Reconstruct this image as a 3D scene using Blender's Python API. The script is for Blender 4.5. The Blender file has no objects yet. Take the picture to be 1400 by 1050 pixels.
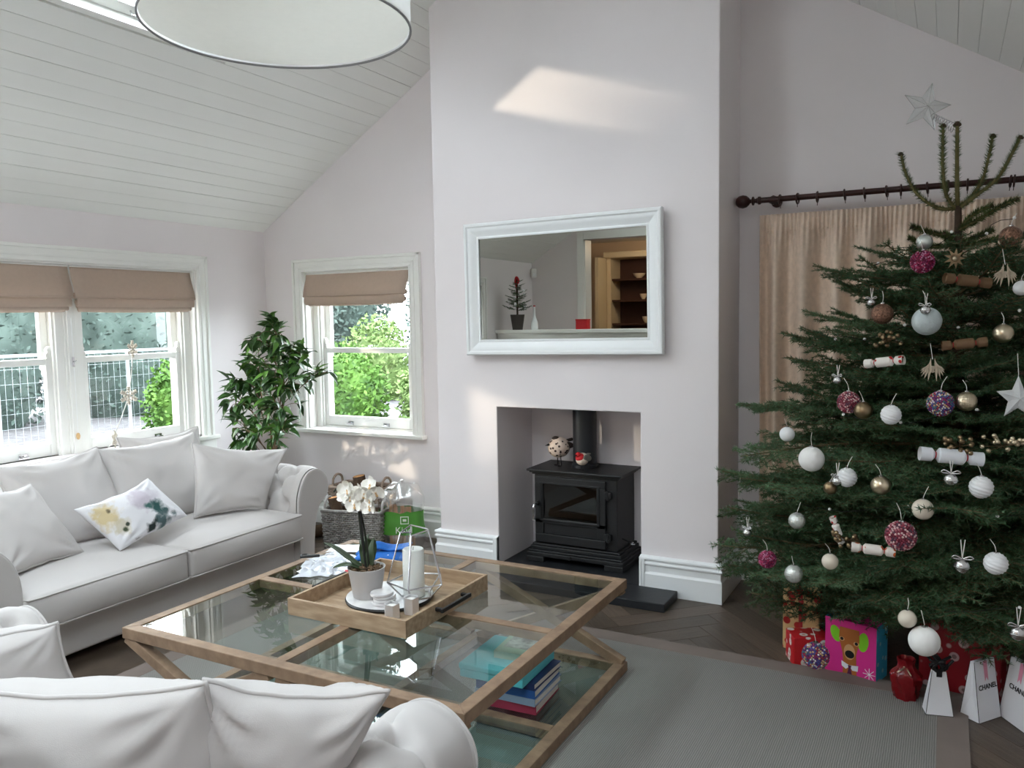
import bpy, bmesh, math, random
from math import sin, cos, pi, radians, sqrt, exp, atan2
from mathutils import Vector, Matrix, noise
random.seed(7)
scene = bpy.context.scene
C = scene.collection

# ------------------------------------------------------------------ camera, sky, sun, exposure
cam_d = bpy.data.cameras.new('camera'); cam = bpy.data.objects.new('camera', cam_d); C.objects.link(cam)
cam_d.sensor_width = 36; cam_d.lens = 1104.87 / 1400 * 36; cam_d.clip_start = 0.03; cam_d.clip_end = 200
def cam_matrix(yaw, pitch, roll, loc):
    f = Vector((-sin(yaw)*cos(pitch), cos(yaw)*cos(pitch), sin(pitch)))
    r = Vector((cos(yaw), sin(yaw), 0)); d = f.cross(r)
    c, s = cos(roll), sin(roll)
    rr = c*r + s*d; dd = -s*r + c*d
    return Matrix(((rr.x, -dd.x, -f.x, loc[0]), (rr.y, -dd.y, -f.y, loc[1]), (rr.z, -dd.z, -f.z, loc[2]), (0, 0, 0, 1)))
cam.matrix_world = cam_matrix(radians(28.338), radians(-4.6034), radians(0.97106), (0, 0, 1.55))
scene.camera = cam
SKY_STRENGTH = 8.0
world = bpy.data.worlds.new('sky'); scene.world = world; world.use_nodes = True
bgn = world.node_tree.nodes['Background']; bgn.inputs['Color'].default_value = (0.86, 0.93, 1.0, 1); bgn.inputs['Strength'].default_value = SKY_STRENGTH
sun_d = bpy.data.lights.new('sun', 'SUN'); sun = bpy.data.objects.new('sun', sun_d); C.objects.link(sun)
sun_d.energy = 1.3; sun_d.angle = radians(1.6); sun_d.color = (1.0, 0.86, 0.68)
sun.rotation_euler = Vector((1.0, 0.97, -0.30)).to_track_quat('-Z', 'Y').to_euler()
sun.location = (-20, -20, 8)
scene.view_settings.view_transform = 'Standard'; scene.view_settings.look = 'None'
scene.view_settings.gamma = 1.0; scene.view_settings.use_curve_mapping = False
scene.view_settings.exposure = 1.15
cy = scene.cycles
cy.max_bounces = 14; cy.diffuse_bounces = 10; cy.glossy_bounces = 5; cy.transmission_bounces = 8; cy.transparent_max_bounces = 16
cy.caustics_reflective = False; cy.caustics_refractive = False; cy.sample_clamp_indirect = 12.0
cy.use_denoising = True

# room constants (metres)
XL, XR, YB, YR = -4.755, 1.005, 4.742, -0.95
ZE, XRI, SL = 2.26, -1.875, 0.62
ZRI = ZE + SL*(XRI - XL)
def zceil(x): return ZE + SL*(x-XL) if x < XRI else ZE + SL*(XR-x)
def portal(name, loc, rot, sx, sy):
    d = bpy.data.lights.new(name, 'AREA'); d.shape = 'RECTANGLE'; d.size = sx; d.size_y = sy; d.cycles.is_portal = True
    o = bpy.data.objects.new(name, d); C.objects.link(o); o.location = loc; o.rotation_euler = rot; return o
portal('portal_bay', (-5.12, 2.21, 1.35), (0, radians(-90), 0), 1.3, 3.8)
portal('portal_back', (-3.86, 5.1, 1.35), (radians(-90), 0, 0), 1.1, 1.3)

# ------------------------------------------------------------------ materials
def lin(c): return tuple(((x/255)/12.92 if x/255 <= .04045 else ((x/255+.055)/1.055)**2.4) for x in c)
MATS = {}
def mat(name, col, rough=.6, metal=0, var=0, vscale=8, bump=0, bscale=80, spec=.5, sheen=0, trans=0, ior=1.45, sub=0, coat=0, stretch=None, col2=None, emit=None, estr=0):
    m = bpy.data.materials.new(name); m.use_nodes = True; nt = m.node_tree; b = nt.nodes['Principled BSDF']
    c = lin(col) + (1,)
    b.inputs['Base Color'].default_value = c; b.inputs['Roughness'].default_value = rough; b.inputs['Metallic'].default_value = metal
    b.inputs['Specular IOR Level'].default_value = spec; b.inputs['IOR'].default_value = ior
    b.inputs['Sheen Weight'].default_value = sheen; b.inputs['Transmission Weight'].default_value = trans; b.inputs['Coat Weight'].default_value = coat
    if emit: b.inputs['Emission Color'].default_value = lin(emit)+(1,); b.inputs['Emission Strength'].default_value = estr
    tc = None
    def coords():
        t = nt.nodes.new('ShaderNodeTexCoord'); mp = nt.nodes.new('ShaderNodeMapping')
        nt.links.new(t.outputs['Object'], mp.inputs['Vector'])
        if stretch: mp.inputs['Scale'].default_value = stretch
        return mp.outputs['Vector']
    if var or col2:
        v = coords(); n = nt.nodes.new('ShaderNodeTexNoise'); n.inputs['Scale'].default_value = vscale; n.inputs['Detail'].default_value = 4
        nt.links.new(v, n.inputs['Vector'])
        mx = nt.nodes.new('ShaderNodeMix'); mx.data_type = 'RGBA'
        if col2: d2 = lin(col2)+(1,)
        else: d2 = tuple(max(0, x*(1-var)) for x in c[:3])+(1,)
        mx.inputs['A'].default_value = c if col2 else tuple(min(1, x*(1+var)) for x in c[:3])+(1,); mx.inputs['B'].default_value = d2
        rp = nt.nodes.new('ShaderNodeMapRange'); rp.inputs['From Min'].default_value = .32; rp.inputs['From Max'].default_value = .68
        nt.links.new(n.outputs['Fac'], rp.inputs['Value']); nt.links.new(rp.outputs['Result'], mx.inputs['Factor'])
        nt.links.new(mx.outputs['Result'], b.inputs['Base Color'])
    if bump:
        v = coords(); n = nt.nodes.new('ShaderNodeTexNoise'); n.inputs['Scale'].default_value = bscale; n.inputs['Detail'].default_value = 3
        nt.links.new(v, n.inputs['Vector'])
        bp = nt.nodes.new('ShaderNodeBump'); bp.inputs['Strength'].default_value = bump; bp.inputs['Distance'].default_value = .003
        nt.links.new(n.outputs['Fac'], bp.inputs['Height']); nt.links.new(bp.outputs['Normal'], b.inputs['Normal'])
    MATS[name] = m; return m
def wood(name, c1, c2, stretch=(1, 14, 14), scale=5, rough=.55):
    return mat(name, c1, rough, col2=c2, vscale=scale, stretch=stretch, bump=.25, bscale=30)
def glassmat(name, tint, refl=1.45, rough=0.0, mixmin=0.0, gcol=(1, 1, 1)):
    m = bpy.data.materials.new(name); m.use_nodes = True; nt = m.node_tree; nt.nodes.clear()
    o = nt.nodes.new('ShaderNodeOutputMaterial'); t = nt.nodes.new('ShaderNodeBsdfTransparent'); g = nt.nodes.new('ShaderNodeBsdfGlossy')
    f = nt.nodes.new('ShaderNodeFresnel'); mx = nt.nodes.new('ShaderNodeMixShader')
    t.inputs['Color'].default_value = tint+(1,); g.inputs['Roughness'].default_value = rough; g.inputs['Color'].default_value = gcol+(1,); f.inputs['IOR'].default_value = refl
    fac = f.outputs['Fac']
    if mixmin:
        a = nt.nodes.new('ShaderNodeMath'); a.operation = 'ADD'; a.use_clamp = True; a.inputs[1].default_value = mixmin; nt.links.new(fac, a.inputs[0]); fac = a.outputs[0]
    ge = nt.nodes.new('ShaderNodeNewGeometry'); iv = nt.nodes.new('ShaderNodeMath'); iv.operation = 'SUBTRACT'; iv.inputs[0].default_value = 1; nt.links.new(ge.outputs['Backfacing'], iv.inputs[1])
    if not mixmin or mixmin < .5:
        mu = nt.nodes.new('ShaderNodeMath'); mu.operation = 'MULTIPLY'; nt.links.new(fac, mu.inputs[0]); nt.links.new(iv.outputs[0], mu.inputs[1]); fac = mu.outputs[0]
    nt.links.new(fac, mx.inputs['Fac']); nt.links.new(t.outputs[0], mx.inputs[1]); nt.links.new(g.outputs[0], mx.inputs[2]); nt.links.new(mx.outputs[0], o.inputs[0])
    MATS[name] = m; return m
def spots(name, base, spot, scale, thr, rough=.5, spot2=None, stretch=None):
    """voronoi blobs of a second colour: printed paper, speckles"""
    m = mat(name, base, rough); nt = m.node_tree; b = nt.nodes['Principled BSDF']
    t = nt.nodes.new('ShaderNodeTexCoord'); mp = nt.nodes.new('ShaderNodeMapping'); nt.links.new(t.outputs['Object'], mp.inputs['Vector'])
    if stretch: mp.inputs['Scale'].default_value = stretch
    v = nt.nodes.new('ShaderNodeTexVoronoi'); v.inputs['Scale'].default_value = scale; nt.links.new(mp.outputs['Vector'], v.inputs['Vector'])
    r = nt.nodes.new('ShaderNodeMapRange'); r.inputs['From Min'].default_value = thr; r.inputs['From Max'].default_value = thr*.85
    nt.links.new(v.outputs['Distance'], r.inputs['Value'])
    mx = nt.nodes.new('ShaderNodeMix'); mx.data_type = 'RGBA'; mx.inputs['A'].default_value = lin(base)+(1,); mx.inputs['B'].default_value = lin(spot)+(1,)
    nt.links.new(r.outputs['Result'], mx.inputs['Factor']); out = mx.outputs['Result']
    if spot2:
        r2 = nt.nodes.new('ShaderNodeMapRange'); r2.inputs['From Min'].default_value = thr*.5; r2.inputs['From Max'].default_value = thr*.42
        nt.links.new(v.outputs['Distance'], r2.inputs['Value'])
        m2 = nt.nodes.new('ShaderNodeMix'); m2.data_type = 'RGBA'; m2.inputs['B'].default_value = lin(spot2)+(1,)
        nt.links.new(out, m2.inputs['A']); nt.links.new(r2.outputs['Result'], m2.inputs['Factor']); out = m2.outputs['Result']
    nt.links.new(out, b.inputs['Base Color']); return m
def ramp_island(name, cols, rough=.3, metal=0):
    """each loose piece of the mesh takes one of the colours"""
    m = mat(name, cols[0], rough, metal); nt = m.node_tree; b = nt.nodes['Principled BSDF']
    g = nt.nodes.new('ShaderNodeNewGeometry'); cr = nt.nodes.new('ShaderNodeValToRGB'); cr.color_ramp.interpolation = 'CONSTANT'
    e = cr.color_ramp.elements
    while len(e) < len(cols): e.new(0.5)
    for i, c in enumerate(cols): e[i].position = i/len(cols); e[i].color = lin(c)+(1,)
    nt.links.new(g.outputs['Random Per Island'], cr.inputs['Fac']); nt.links.new(cr.outputs['Color'], b.inputs['Base Color']); return m
def weave(name, c1, c2, sx, sy, bump=.6):
    """two crossed waves: woven cloth"""
    m = mat(name, c1, .95); nt = m.node_tree; b = nt.nodes['Principled BSDF']
    t = nt.nodes.new('ShaderNodeTexCoord'); outs = []
    for d, s in (('X', sx), ('Y', sy)):
        w = nt.nodes.new('ShaderNodeTexWave'); w.bands_direction = d; w.inputs['Scale'].default_value = s; w.inputs['Distortion'].default_value = 1.2; w.inputs['Detail'].default_value = 2
        nt.links.new(t.outputs['Object'], w.inputs['Vector']); outs.append(w.outputs['Fac'])
    mu = nt.nodes.new('ShaderNodeMath'); mu.operation = 'MULTIPLY'; nt.links.new(outs[0], mu.inputs[0]); nt.links.new(outs[1], mu.inputs[1])
    mx = nt.nodes.new('ShaderNodeMix'); mx.data_type = 'RGBA'; mx.inputs['A'].default_value = lin(c1)+(1,); mx.inputs['B'].default_value = lin(c2)+(1,)
    nt.links.new(mu.outputs[0], mx.inputs['Factor']); nt.links.new(mx.outputs['Result'], b.inputs['Base Color'])
    bp = nt.nodes.new('ShaderNodeBump'); bp.inputs['Strength'].default_value = bump; bp.inputs['Distance'].default_value = .004
    nt.links.new(mu.outputs[0], bp.inputs['Height']); nt.links.new(bp.outputs['Normal'], b.inputs['Normal']); return m

mat('wall', (232, 226, 227), .9, var=.015, vscale=2, bump=.05, bscale=300)
mat('ceilpaint', (236, 237, 233), .6, var=.02, vscale=3, stretch=(1, .1, 1))
mat('white', (236, 236, 232), .45, var=.01, bump=.03)
mat('coolwhite', (236, 239, 240), .4)
mat('floorwood', (90, 78, 67), .42, col2=(72, 62, 53), vscale=6, stretch=(1, 1, 1), bump=.15, bscale=40)
for i, (a, b) in enumerate((((100, 86, 74), (80, 69, 59)), ((91, 79, 67), (72, 62, 53)), ((108, 94, 81), (88, 76, 65)), ((85, 74, 63), (68, 59, 50)))):
    wood('block%d' % i, a, b, stretch=(2, 26, 26), scale=3, rough=.4)
mat('slate', (34, 36, 39), .45, var=.15, vscale=20, bump=.2, bscale=40)
weave('rugfield', (120, 118, 114), (176, 173, 167), 42, 55)
mat('rugborder', (126, 114, 107), .95, var=.06, bump=.3, bscale=400)
mat('sofa', (197, 193, 191), .92, var=.015, vscale=5, bump=.12, bscale=500, sheen=.15)
mat('curtain', (216, 196, 178), .95, var=.07, vscale=40, bump=.2, bscale=500)
mat('mahogany', (52, 24, 20), .35, var=.2)
mat('castiron', (27, 28, 30), .5, var=.1, vscale=30, bump=.12, bscale=200)
mat('flue', (26, 29, 34), .4)
mat('steel', (205, 205, 208), .22, metal=1)
mat('chrome', (225, 225, 228), .12, metal=1)
mat('blackmetal', (24, 24, 25), .4)
wood('oak', (152, 126, 102), (124, 100, 80), stretch=(3, 3, 3), scale=6)
wood('tray', (182, 158, 130), (152, 126, 100), stretch=(2, 10, 10), scale=5)
glassmat('pane', (.97, .985, .98), 1.45)
glassmat('tableglass', (.88, .935, .92), 1.5, mixmin=.02)
glassmat('clearglass', (.96, .98, .98), 1.5, mixmin=.05)
glassmat('stoveglass', (.16, .13, .12), 1.5, mixmin=.02)
glassmat('mirror', (0, 0, 0), 1.5, mixmin=.42, gcol=(.9, .9, .83))
mat('leaf', (66, 104, 46), .38, col2=(34, 64, 30), vscale=9)
mat('leaf2', (104, 150, 60), .45, col2=(66, 108, 44), vscale=9)
mat('bark', (108, 88, 68), .9, var=.2, vscale=25, bump=.4, bscale=60)
mat('needle', (74, 108, 70), .5, col2=(46, 76, 50), vscale=5)
mat('needleb', (98, 132, 94), .5, col2=(60, 92, 62), vscale=5)
mat('needletop', (84, 98, 50), .6, col2=(56, 72, 36), vscale=12)
mat('twigbark', (104, 92, 66), .9, var=.2, vscale=25)
mat('trunkbark', (70, 56, 44), .95, var=.25, vscale=25, bump=.5, bscale=40)

def translucent(name, col, amt, rough=.8):
    """cloth that lets part of the light through"""
    m = mat(name, col, rough, var=.03, vscale=40); nt = m.node_tree; b = nt.nodes['Principled BSDF']; o = nt.nodes['Material Output']
    t = nt.nodes.new('ShaderNodeBsdfTranslucent'); t.inputs['Color'].default_value = lin(col)+(1,); mx = nt.nodes.new('ShaderNodeMixShader'); mx.inputs['Fac'].default_value = amt
    nt.links.new(b.outputs[0], mx.inputs[1]); nt.links.new(t.outputs[0], mx.inputs[2]); nt.links.new(mx.outputs[0], o.inputs['Surface']); return m
translucent('blind', (200, 180, 164), .25)
# ------------------------------------------------------------------ mesh helpers
class MB:
    def __init__(s): s.v = []; s.f = []; s.m = []; s.cur = 0
    def add(s, vs, fs, M=None):
        o = len(s.v)
        s.v += [tuple(M @ Vector(p)) if M else tuple(p) for p in vs]
        s.f += [tuple(i+o for i in f) for f in fs]; s.m += [s.cur]*len(fs); return s
    def bx(s, x0, x1, y0, y1, z0, z1, M=None):
        return s.add([(x0,y0,z0),(x1,y0,z0),(x1,y1,z0),(x0,y1,z0),(x0,y0,z1),(x1,y0,z1),(x1,y1,z1),(x0,y1,z1)],
                     [(0,3,2,1),(4,5,6,7),(0,1,5,4),(1,2,6,5),(2,3,7,6),(3,0,4,7)], M)
    def prism(s, poly, a0, a1, axis='z', M=None):
        n = len(poly)
        f = {'z': lambda p, a: (p[0], p[1], a), 'y': lambda p, a: (p[0], a, p[1]), 'x': lambda p, a: (a, p[0], p[1])}[axis]
        vs = [f(p, a0) for p in poly] + [f(p, a1) for p in poly]
        fs = [tuple(range(n-1, -1, -1)), tuple(range(n, 2*n))] + [(i, (i+1) % n, n+(i+1) % n, n+i) for i in range(n)]
        return s.add(vs, fs, M)
    def grid(s, nu, nv, fn, cu=False, cv=False, M=None):
        vs = [fn(i/(nu if cu else nu-1), j/(nv if cv else nv-1)) for i in range(nu) for j in range(nv)]
        fs = []
        for i in range(nu if cu else nu-1):
            for j in range(nv if cv else nv-1):
                a, b = i, (i+1) % nu; c, d = j, (j+1) % nv
                fs.append((a*nv+c, b*nv+c, b*nv+d, a*nv+d))
        return s.add(vs, fs, M)
    def tube(s, pts, r, n=8, closed=False, M=None, cap=True, tz=1.0):
        pts = [Vector(p) for p in pts]; k = len(pts); vs = []; up = None
        for i, p in enumerate(pts):
            if closed: t = pts[(i+1) % k] - pts[i-1]
            else: t = pts[min(i+1, k-1)] - pts[max(i-1, 0)]
            t = t.normalized() if t.length > 1e-9 else Vector((0, 0, 1))
            if up is None: up = t.orthogonal().normalized()
            up = (up - t*up.dot(t)); up = up.normalized() if up.length > 1e-6 else t.orthogonal().normalized()
            w = t.cross(up); rr = r[i] if isinstance(r, (list, tuple)) else r
            for j in range(n):
                a = 2*pi*j/n; vs.append(p + up*cos(a)*rr + w*sin(a)*rr)
        fs = []
        for i in range(k if closed else k-1):
            i2 = (i+1) % k
            for j in range(n): fs.append((i*n+j, i*n+(j+1) % n, i2*n+(j+1) % n, i2*n+j))
        if not closed and cap: fs += [tuple(range(n-1, -1, -1)), tuple((k-1)*n+j for j in range(n))]
        return s.add(vs, fs, M)
    def lathe(s, prof, n=24, c=(0, 0, 0), M=None, cap=True):
        vs = [(c[0]+r*cos(2*pi*j/n), c[1]+r*sin(2*pi*j/n), c[2]+z) for r, z in prof for j in range(n)]
        fs = [(i*n+j, i*n+(j+1) % n, (i+1)*n+(j+1) % n, (i+1)*n+j) for i in range(len(prof)-1) for j in range(n)]
        if cap: fs += [tuple(range(n-1, -1, -1)), tuple((len(prof)-1)*n+j for j in range(n))]
        return s.add(vs, fs, M)
    def sphere(s, c, r, n=14, m=9, sc=(1, 1, 1), M=None, disp=None):
        vs = [(c[0], c[1], c[2]-r*sc[2])]
        for i in range(1, m):
            th = pi*i/m
            for j in range(n):
                ph = 2*pi*j/n; k = r*(1+disp(ph, th)) if disp else r
                vs.append((c[0]+k*sin(th)*cos(ph)*sc[0], c[1]+k*sin(th)*sin(ph)*sc[1], c[2]-k*cos(th)*sc[2]))
        vs.append((c[0], c[1], c[2]+r*sc[2])); L = len(vs)-1
        fs = [(0, 1+(j+1) % n, 1+j) for j in range(n)]
        for i in range(m-2):
            for j in range(n): fs.append((1+i*n+j, 1+i*n+(j+1) % n, 1+(i+1)*n+(j+1) % n, 1+(i+1)*n+j))
        fs += [(L, 1+(m-2)*n+j, 1+(m-2)*n+(j+1) % n) for j in range(n)]
        return s.add(vs, fs, M)
    def soft(s, hx, hy, hz, r, n=6, puff=0, front=0, c=(0, 0, 0), M=None):
        """rounded box, optional crowned top and bulged front (-y)"""
        inn = (max(hx-r, 0), max(hy-r, 0), max(hz-r, 0)); H = (hx, hy, hz); idx = {}; vs = []; fs = []
        def samples(h, k):
            rr = min(r, h); st = [-h, -h+rr*.3, -h+rr*.65]; mid = [(-h+rr) + (2*h-2*rr)*i/k for i in range(k+1)]
            return st + mid + [h-rr*.65, h-rr*.3, h]
        S = [samples(H[a], n) for a in range(3)]
        def vert(p):
            key = tuple(round(x, 6) for x in p)
            if key in idx: return idx[key]
            q = Vector([max(-inn[a], min(inn[a], p[a])) for a in range(3)]); d = Vector(p)-q
            w = q + d.normalized()*r if d.length > 1e-9 else Vector(p)
            ux, uy, uz = w.x/hx, w.y/hy, w.z/hz
            if w.z > 0: w.z += puff*(1-ux**4)*(1-uy**4)*max(0, uz)
            if w.y < 0 and front: w.y -= front*(1-ux**2)*(1-uz**2)
            idx[key] = len(vs); vs.append((w.x+c[0], w.y+c[1], w.z+c[2])); return idx[key]
        for ax in range(3):
            b_, c_ = (ax+1) % 3, (ax+2) % 3
            for sg in (-1, 1):
                for i in range(len(S[b_])-1):
                    for j in range(len(S[c_])-1):
                        q = []
                        for (ii, jj) in ((i, j), (i+1, j), (i+1, j+1), (i, j+1)):
                            p = [0, 0, 0]; p[ax] = sg*H[ax]; p[b_] = S[b_][ii]; p[c_] = S[c_][jj]; q.append(vert(p))
                        if sg < 0: q.reverse()
                        if len(set(q)) == 4: fs.append(tuple(q))
        return s.add(vs, fs, M)
    def mesh(s, name, mats, smooth=None):
        me = bpy.data.meshes.new(name); me.from_pydata(s.v, [], s.f)
        for m in (mats if isinstance(mats, (list, tuple)) else [mats]): me.materials.append(MATS[m])
        if any(s.m): me.polygons.foreach_set('material_index', s.m)
        if smooth is not None:
            me.polygons.foreach_set('use_smooth', [True]*len(me.polygons))
            if smooth < 180: me.set_sharp_from_angle(angle=radians(smooth))
        me.update(); return me
    def build(s, name, mats, parent=None, loc=None, rot=None, smooth=None, bevel=0, seg=2):
        o = link(name, s.mesh(name, mats, smooth), parent, loc, rot)
        if bevel:
            b = o.modifiers.new('bevel', 'BEVEL'); b.width = bevel; b.segments = seg; b.limit_method = 'ANGLE'; b.angle_limit = radians(40)
        return o
def link(name, data, parent=None, loc=None, rot=None):
    o = bpy.data.objects.new(name, data); C.objects.link(o)
    if parent is not None: o.parent = parent
    if loc is not None: o.location = loc
    if rot is not None: o.rotation_euler = rot
    return o
def tag(o, label=None, cat=None, group=None, kind=None):
    if label: o['label'] = label
    if cat: o['category'] = cat
    if group: o['group'] = group
    if kind: o['kind'] = kind
    return o
def thing(name, label, cat, loc=(0, 0, 0), rotz=0, group=None, rot=None):
    o = link(name, None, None, loc, rot or (0, 0, rotz)); o.empty_display_size = .05
    return tag(o, label, cat, group)
def struct(o): o['kind'] = 'structure'; return o
def box(name, m, x0, x1, y0, y1, z0, z1, parent=None, bevel=0): return MB().bx(x0, x1, y0, y1, z0, z1).build(name, m, parent, bevel=bevel)
def rotm(ax, deg): return Matrix.Rotation(radians(deg), 4, ax)
def trans(x, y, z): return Matrix.Translation((x, y, z))
def spline(pts, k=8, closed=False):
    pts = [Vector(p) for p in pts]; n = len(pts); out = []
    for i in range(n if closed else n-1):
        if closed: p0, p1, p2, p3 = pts[i-1], pts[i], pts[(i+1) % n], pts[(i+2) % n]
        else: p0, p1, p2, p3 = pts[max(i-1, 0)], pts[i], pts[i+1], pts[min(i+2, n-1)]
        for j in range(k):
            t = j/k
            out.append(.5*((2*p1)+(p2-p0)*t+(2*p0-5*p1+4*p2-p3)*t*t+(3*p1-p0-3*p2+p3)*t**3))
    if not closed: out.append(pts[-1])
    return out
# ------------------------------------------------------------------ the shell
CA, SA = cos(math.atan(SL)), sin(math.atan(SL)); SLEN = (XRI-XL)/CA
def slope_m(side):
    if side < 0: return Matrix(((CA, 0, -SA, XL), (0, 1, 0, 0), (SA, 0, CA, ZE), (0, 0, 0, 1)))
    return Matrix(((-CA, 0, SA, XR), (0, 1, 0, 0), (SA, 0, CA, ZE), (0, 0, 0, 1)))
sx_ = lambda x: (x-XL)/CA
ROOFW = {-1: [(2.2, 3.3, sx_(-3.54), sx_(-3.10)), (.35, 1.6, sx_(-3.54), sx_(-2.42))], 1: [(-.55, .5, sx_(-3.54), sx_(-2.42))]}  # second left and right roof windows are unseen, added for fill daylight
box('floor', 'floorwood', -6.6, XR+.3, -4.6, YB+.3, -.12, -.006)['kind'] = 'structure'
floor = bpy.data.objects['floor']
# walls with their openings
BAY_Y0, BAY_Y1, WZ0, WZ1 = .37, 4.055, .755, 1.94
BW0, BW1 = -4.355, -3.365
m = MB()
m.bx(XL-.3, XL, YR-.3, YB+.3, -.02, WZ0).bx(XL-.3, XL, YR-.3, BAY_Y0, WZ0, WZ1).bx(XL-.3, XL, BAY_Y1, YB+.3, WZ0, WZ1).bx(XL-.3, XL, YR-.3, YB+.3, WZ1, ZE+.12)
struct(m.build('wall_left', 'wall'))
m = MB()
m.bx(XL, XR+.3, YB, YB+.3, -.02, WZ0-.02).bx(XL, BW0, YB, YB+.3, WZ0-.02, WZ1).bx(BW1, XR+.3, YB, YB+.3, WZ0-.02, WZ1)
m.prism([(XL-.05, WZ1), (XR+.05, WZ1), (XR+.05, ZE), (XRI, ZRI+.03), (XL-.05, ZE)], YB, YB+.3, 'y')
struct(m.build('wall_back', 'wall'))
struct(MB().bx(XR, XR+.3, YR-.3, YB+.3, -.02, ZE+.12).build('wall_right', 'wall'))
OX0, OX1, OZ = -4.02, -.4, 2.52
m = MB(); m.bx(XL, OX0, YR-.2, YR, -.02, WZ1).bx(OX1, XR, YR-.2, YR, -.02, WZ1)
m.prism([(XL-.05, WZ1), (OX0, WZ1), (OX0, OZ), (OX1, OZ), (OX1, WZ1), (XR+.05, WZ1), (XR+.05, ZE), (XRI, ZRI+.03), (XL-.05, ZE)], YR-.2, YR, 'y')
struct(m.build('wall_rear', 'wall'))
# chimney breast with the stove recess
CX0, CX1, CY = -2.84, -1.06, 4.27
FX0, FX1, FZ = -2.411, -1.495, 1.017
m = MB(); m.prism([(CX0, 0), (FX0, 0), (FX0, FZ), (FX1, FZ), (FX1, 0), (CX1, 0), (CX1, zceil(CX1)+.02), (XRI, ZRI+.02), (CX0, zceil(CX0)+.02)], CY, YB-.001, 'y')
struct(m.build('wall_chimney', 'wall', bevel=.006))
# ceiling: backing slabs, then the boards laid along the room with open joints
bw = .1065
for side, nm in ((-1, 'ceiling'), (1, 'ceiling')):
    M = slope_m(side); m = MB(); y0, y1 = YR-.3, YB+.3; E_ = SLEN+.12
    ys = sorted([y0, y1] + [q for w in ROOFW[side] for q in w[:2]]); ss = sorted({-.4, E_} | {q for w in ROOFW[side] for q in w[2:]})
    for a, b in zip(ys, ys[1:]):
        for c, d in zip(ss, ss[1:]):
            if not any(w[0] <= (a+b)/2 <= w[1] and w[2] <= (c+d)/2 <= w[3] for w in ROOFW[side]): m.bx(c, d, a, b, .019, .11, M)
    ce = struct(m.build(nm, 'ceilpaint'))
    rnd = random.Random(3+side)
    k = 0; s = 0.0
    while s < SLEN-.01:
        e = min(s+bw, SLEN); g = rnd.choice((.0012, .0018, .0024, .0034, .004)); tk = rnd.uniform(0, .0018)
        spans = [(YR, YB)]
        ws = sorted(w for w in ROOFW[side] if e > w[2]-.03 and s < w[3]+.03)
        if ws:
            c = [YR] + [q for w in ws for q in (w[0]-.03, w[1]+.03)] + [YB]; spans = [(c[i], c[i+1]) for i in range(0, len(c), 2)]
        elif rnd.random() < .35:
            j = rnd.uniform(.6, 3.9); spans = [(YR, j-.001), (j+.001, YB)]
        for a, b in spans: MB().bx(s+g/2, e-g/2, a, b, tk, .019, M).build('plank', 'ceilpaint', ce)
        s = e
    # roof windows: white lining, sash frame, bar and pane
    for wi, (a, b, s0, s1) in enumerate(ROOFW[side]):
        w = struct(link('window_%d' % (3 + (0 if side < 0 else 2) + wi), None))
        MB().bx(s0-.03, s0, a-.03, b+.03, -.004, .135, M).bx(s1, s1+.03, a-.03, b+.03, -.004, .135, M).bx(s0, s1, a-.03, a, -.004, .135, M).bx(s0, s1, b, b+.03, -.004, .135, M).build('lining', 'white', w)
        MB().bx(s0, s0+.06, a, b, .06, .11, M).bx(s1-.06, s1, a, b, .06, .11, M).bx(s0+.06, s1-.06, a, a+.05, .06, .11, M).bx(s0+.06, s1-.06, b-.05, b, .06, .11, M).build('sash_frame', 'white', w, bevel=.004)
        MB().bx(s0+.06, s1-.06, a+.05, b-.05, .088, .094, M).build('pane', 'pane', w)
        mid = (a+b)/2
        MB().tube([M @ Vector((s0+.03, mid-.03, .058)), M @ Vector((s0+.03, mid-.03, .03)), M @ Vector((s0+.03, mid+.03, .03)), M @ Vector((s0+.03, mid+.03, .058))], .005, 6).build('handle', 'steel', w)
        rot = (0, radians(-31.8+180), 0) if side < 0 else (0, radians(31.8+180), 0)
        c_ = M @ Vector(((s0+s1)/2, (a+b)/2, .2)); n_ = (M.to_3x3() @ Vector((0, 0, -1)))
        po = portal('portal_roof', c_, (0, 0, 0), s1-s0+.1, b-a+.1); po.rotation_euler = n_.to_track_quat('-Z', 'Y').to_euler()
# herringbone oak blocks (about 12 x 60 cm), laid on the slab where the floor shows
n_, W_ = 5, .125
shared = {}
def block_mesh(v):
    if v not in shared:
        L = n_*W_; g = .0014
        shared[v] = MB().bx(-L/2+g, L/2-g, -W_/2+g, W_/2-g, -.006, 0).mesh('block', 'block%d' % v)
    return shared[v]
rb = random.Random(11); R45 = radians(45); ox, oy = .35, 3.9
def shows(x, y):
    if y > YB+.15 or x < XL-.2 or x > .75: return False
    if y > 3.45: return True
    return x > -.1 and y > 2.3
for a in range(-60, 60):
    for k in range(-8, 9):
        for kind in (0, 1):
            if kind == 0: cx, cyy, ang = (a + 2*n_*k + n_/2)*W_, (a+.5)*W_, 0
            else: cx, cyy, ang = (a+.5)*W_, (a-2*n_+1+2*n_*k + n_/2)*W_, 90
            x = ox + cx*cos(R45) - cyy*sin(R45); y = oy + cx*sin(R45) + cyy*cos(R45)
            if not shows(x, y): continue
            link('block', block_mesh(rb.randrange(4)), floor, (x, y, 0), (0, 0, R45+radians(ang)))
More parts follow.
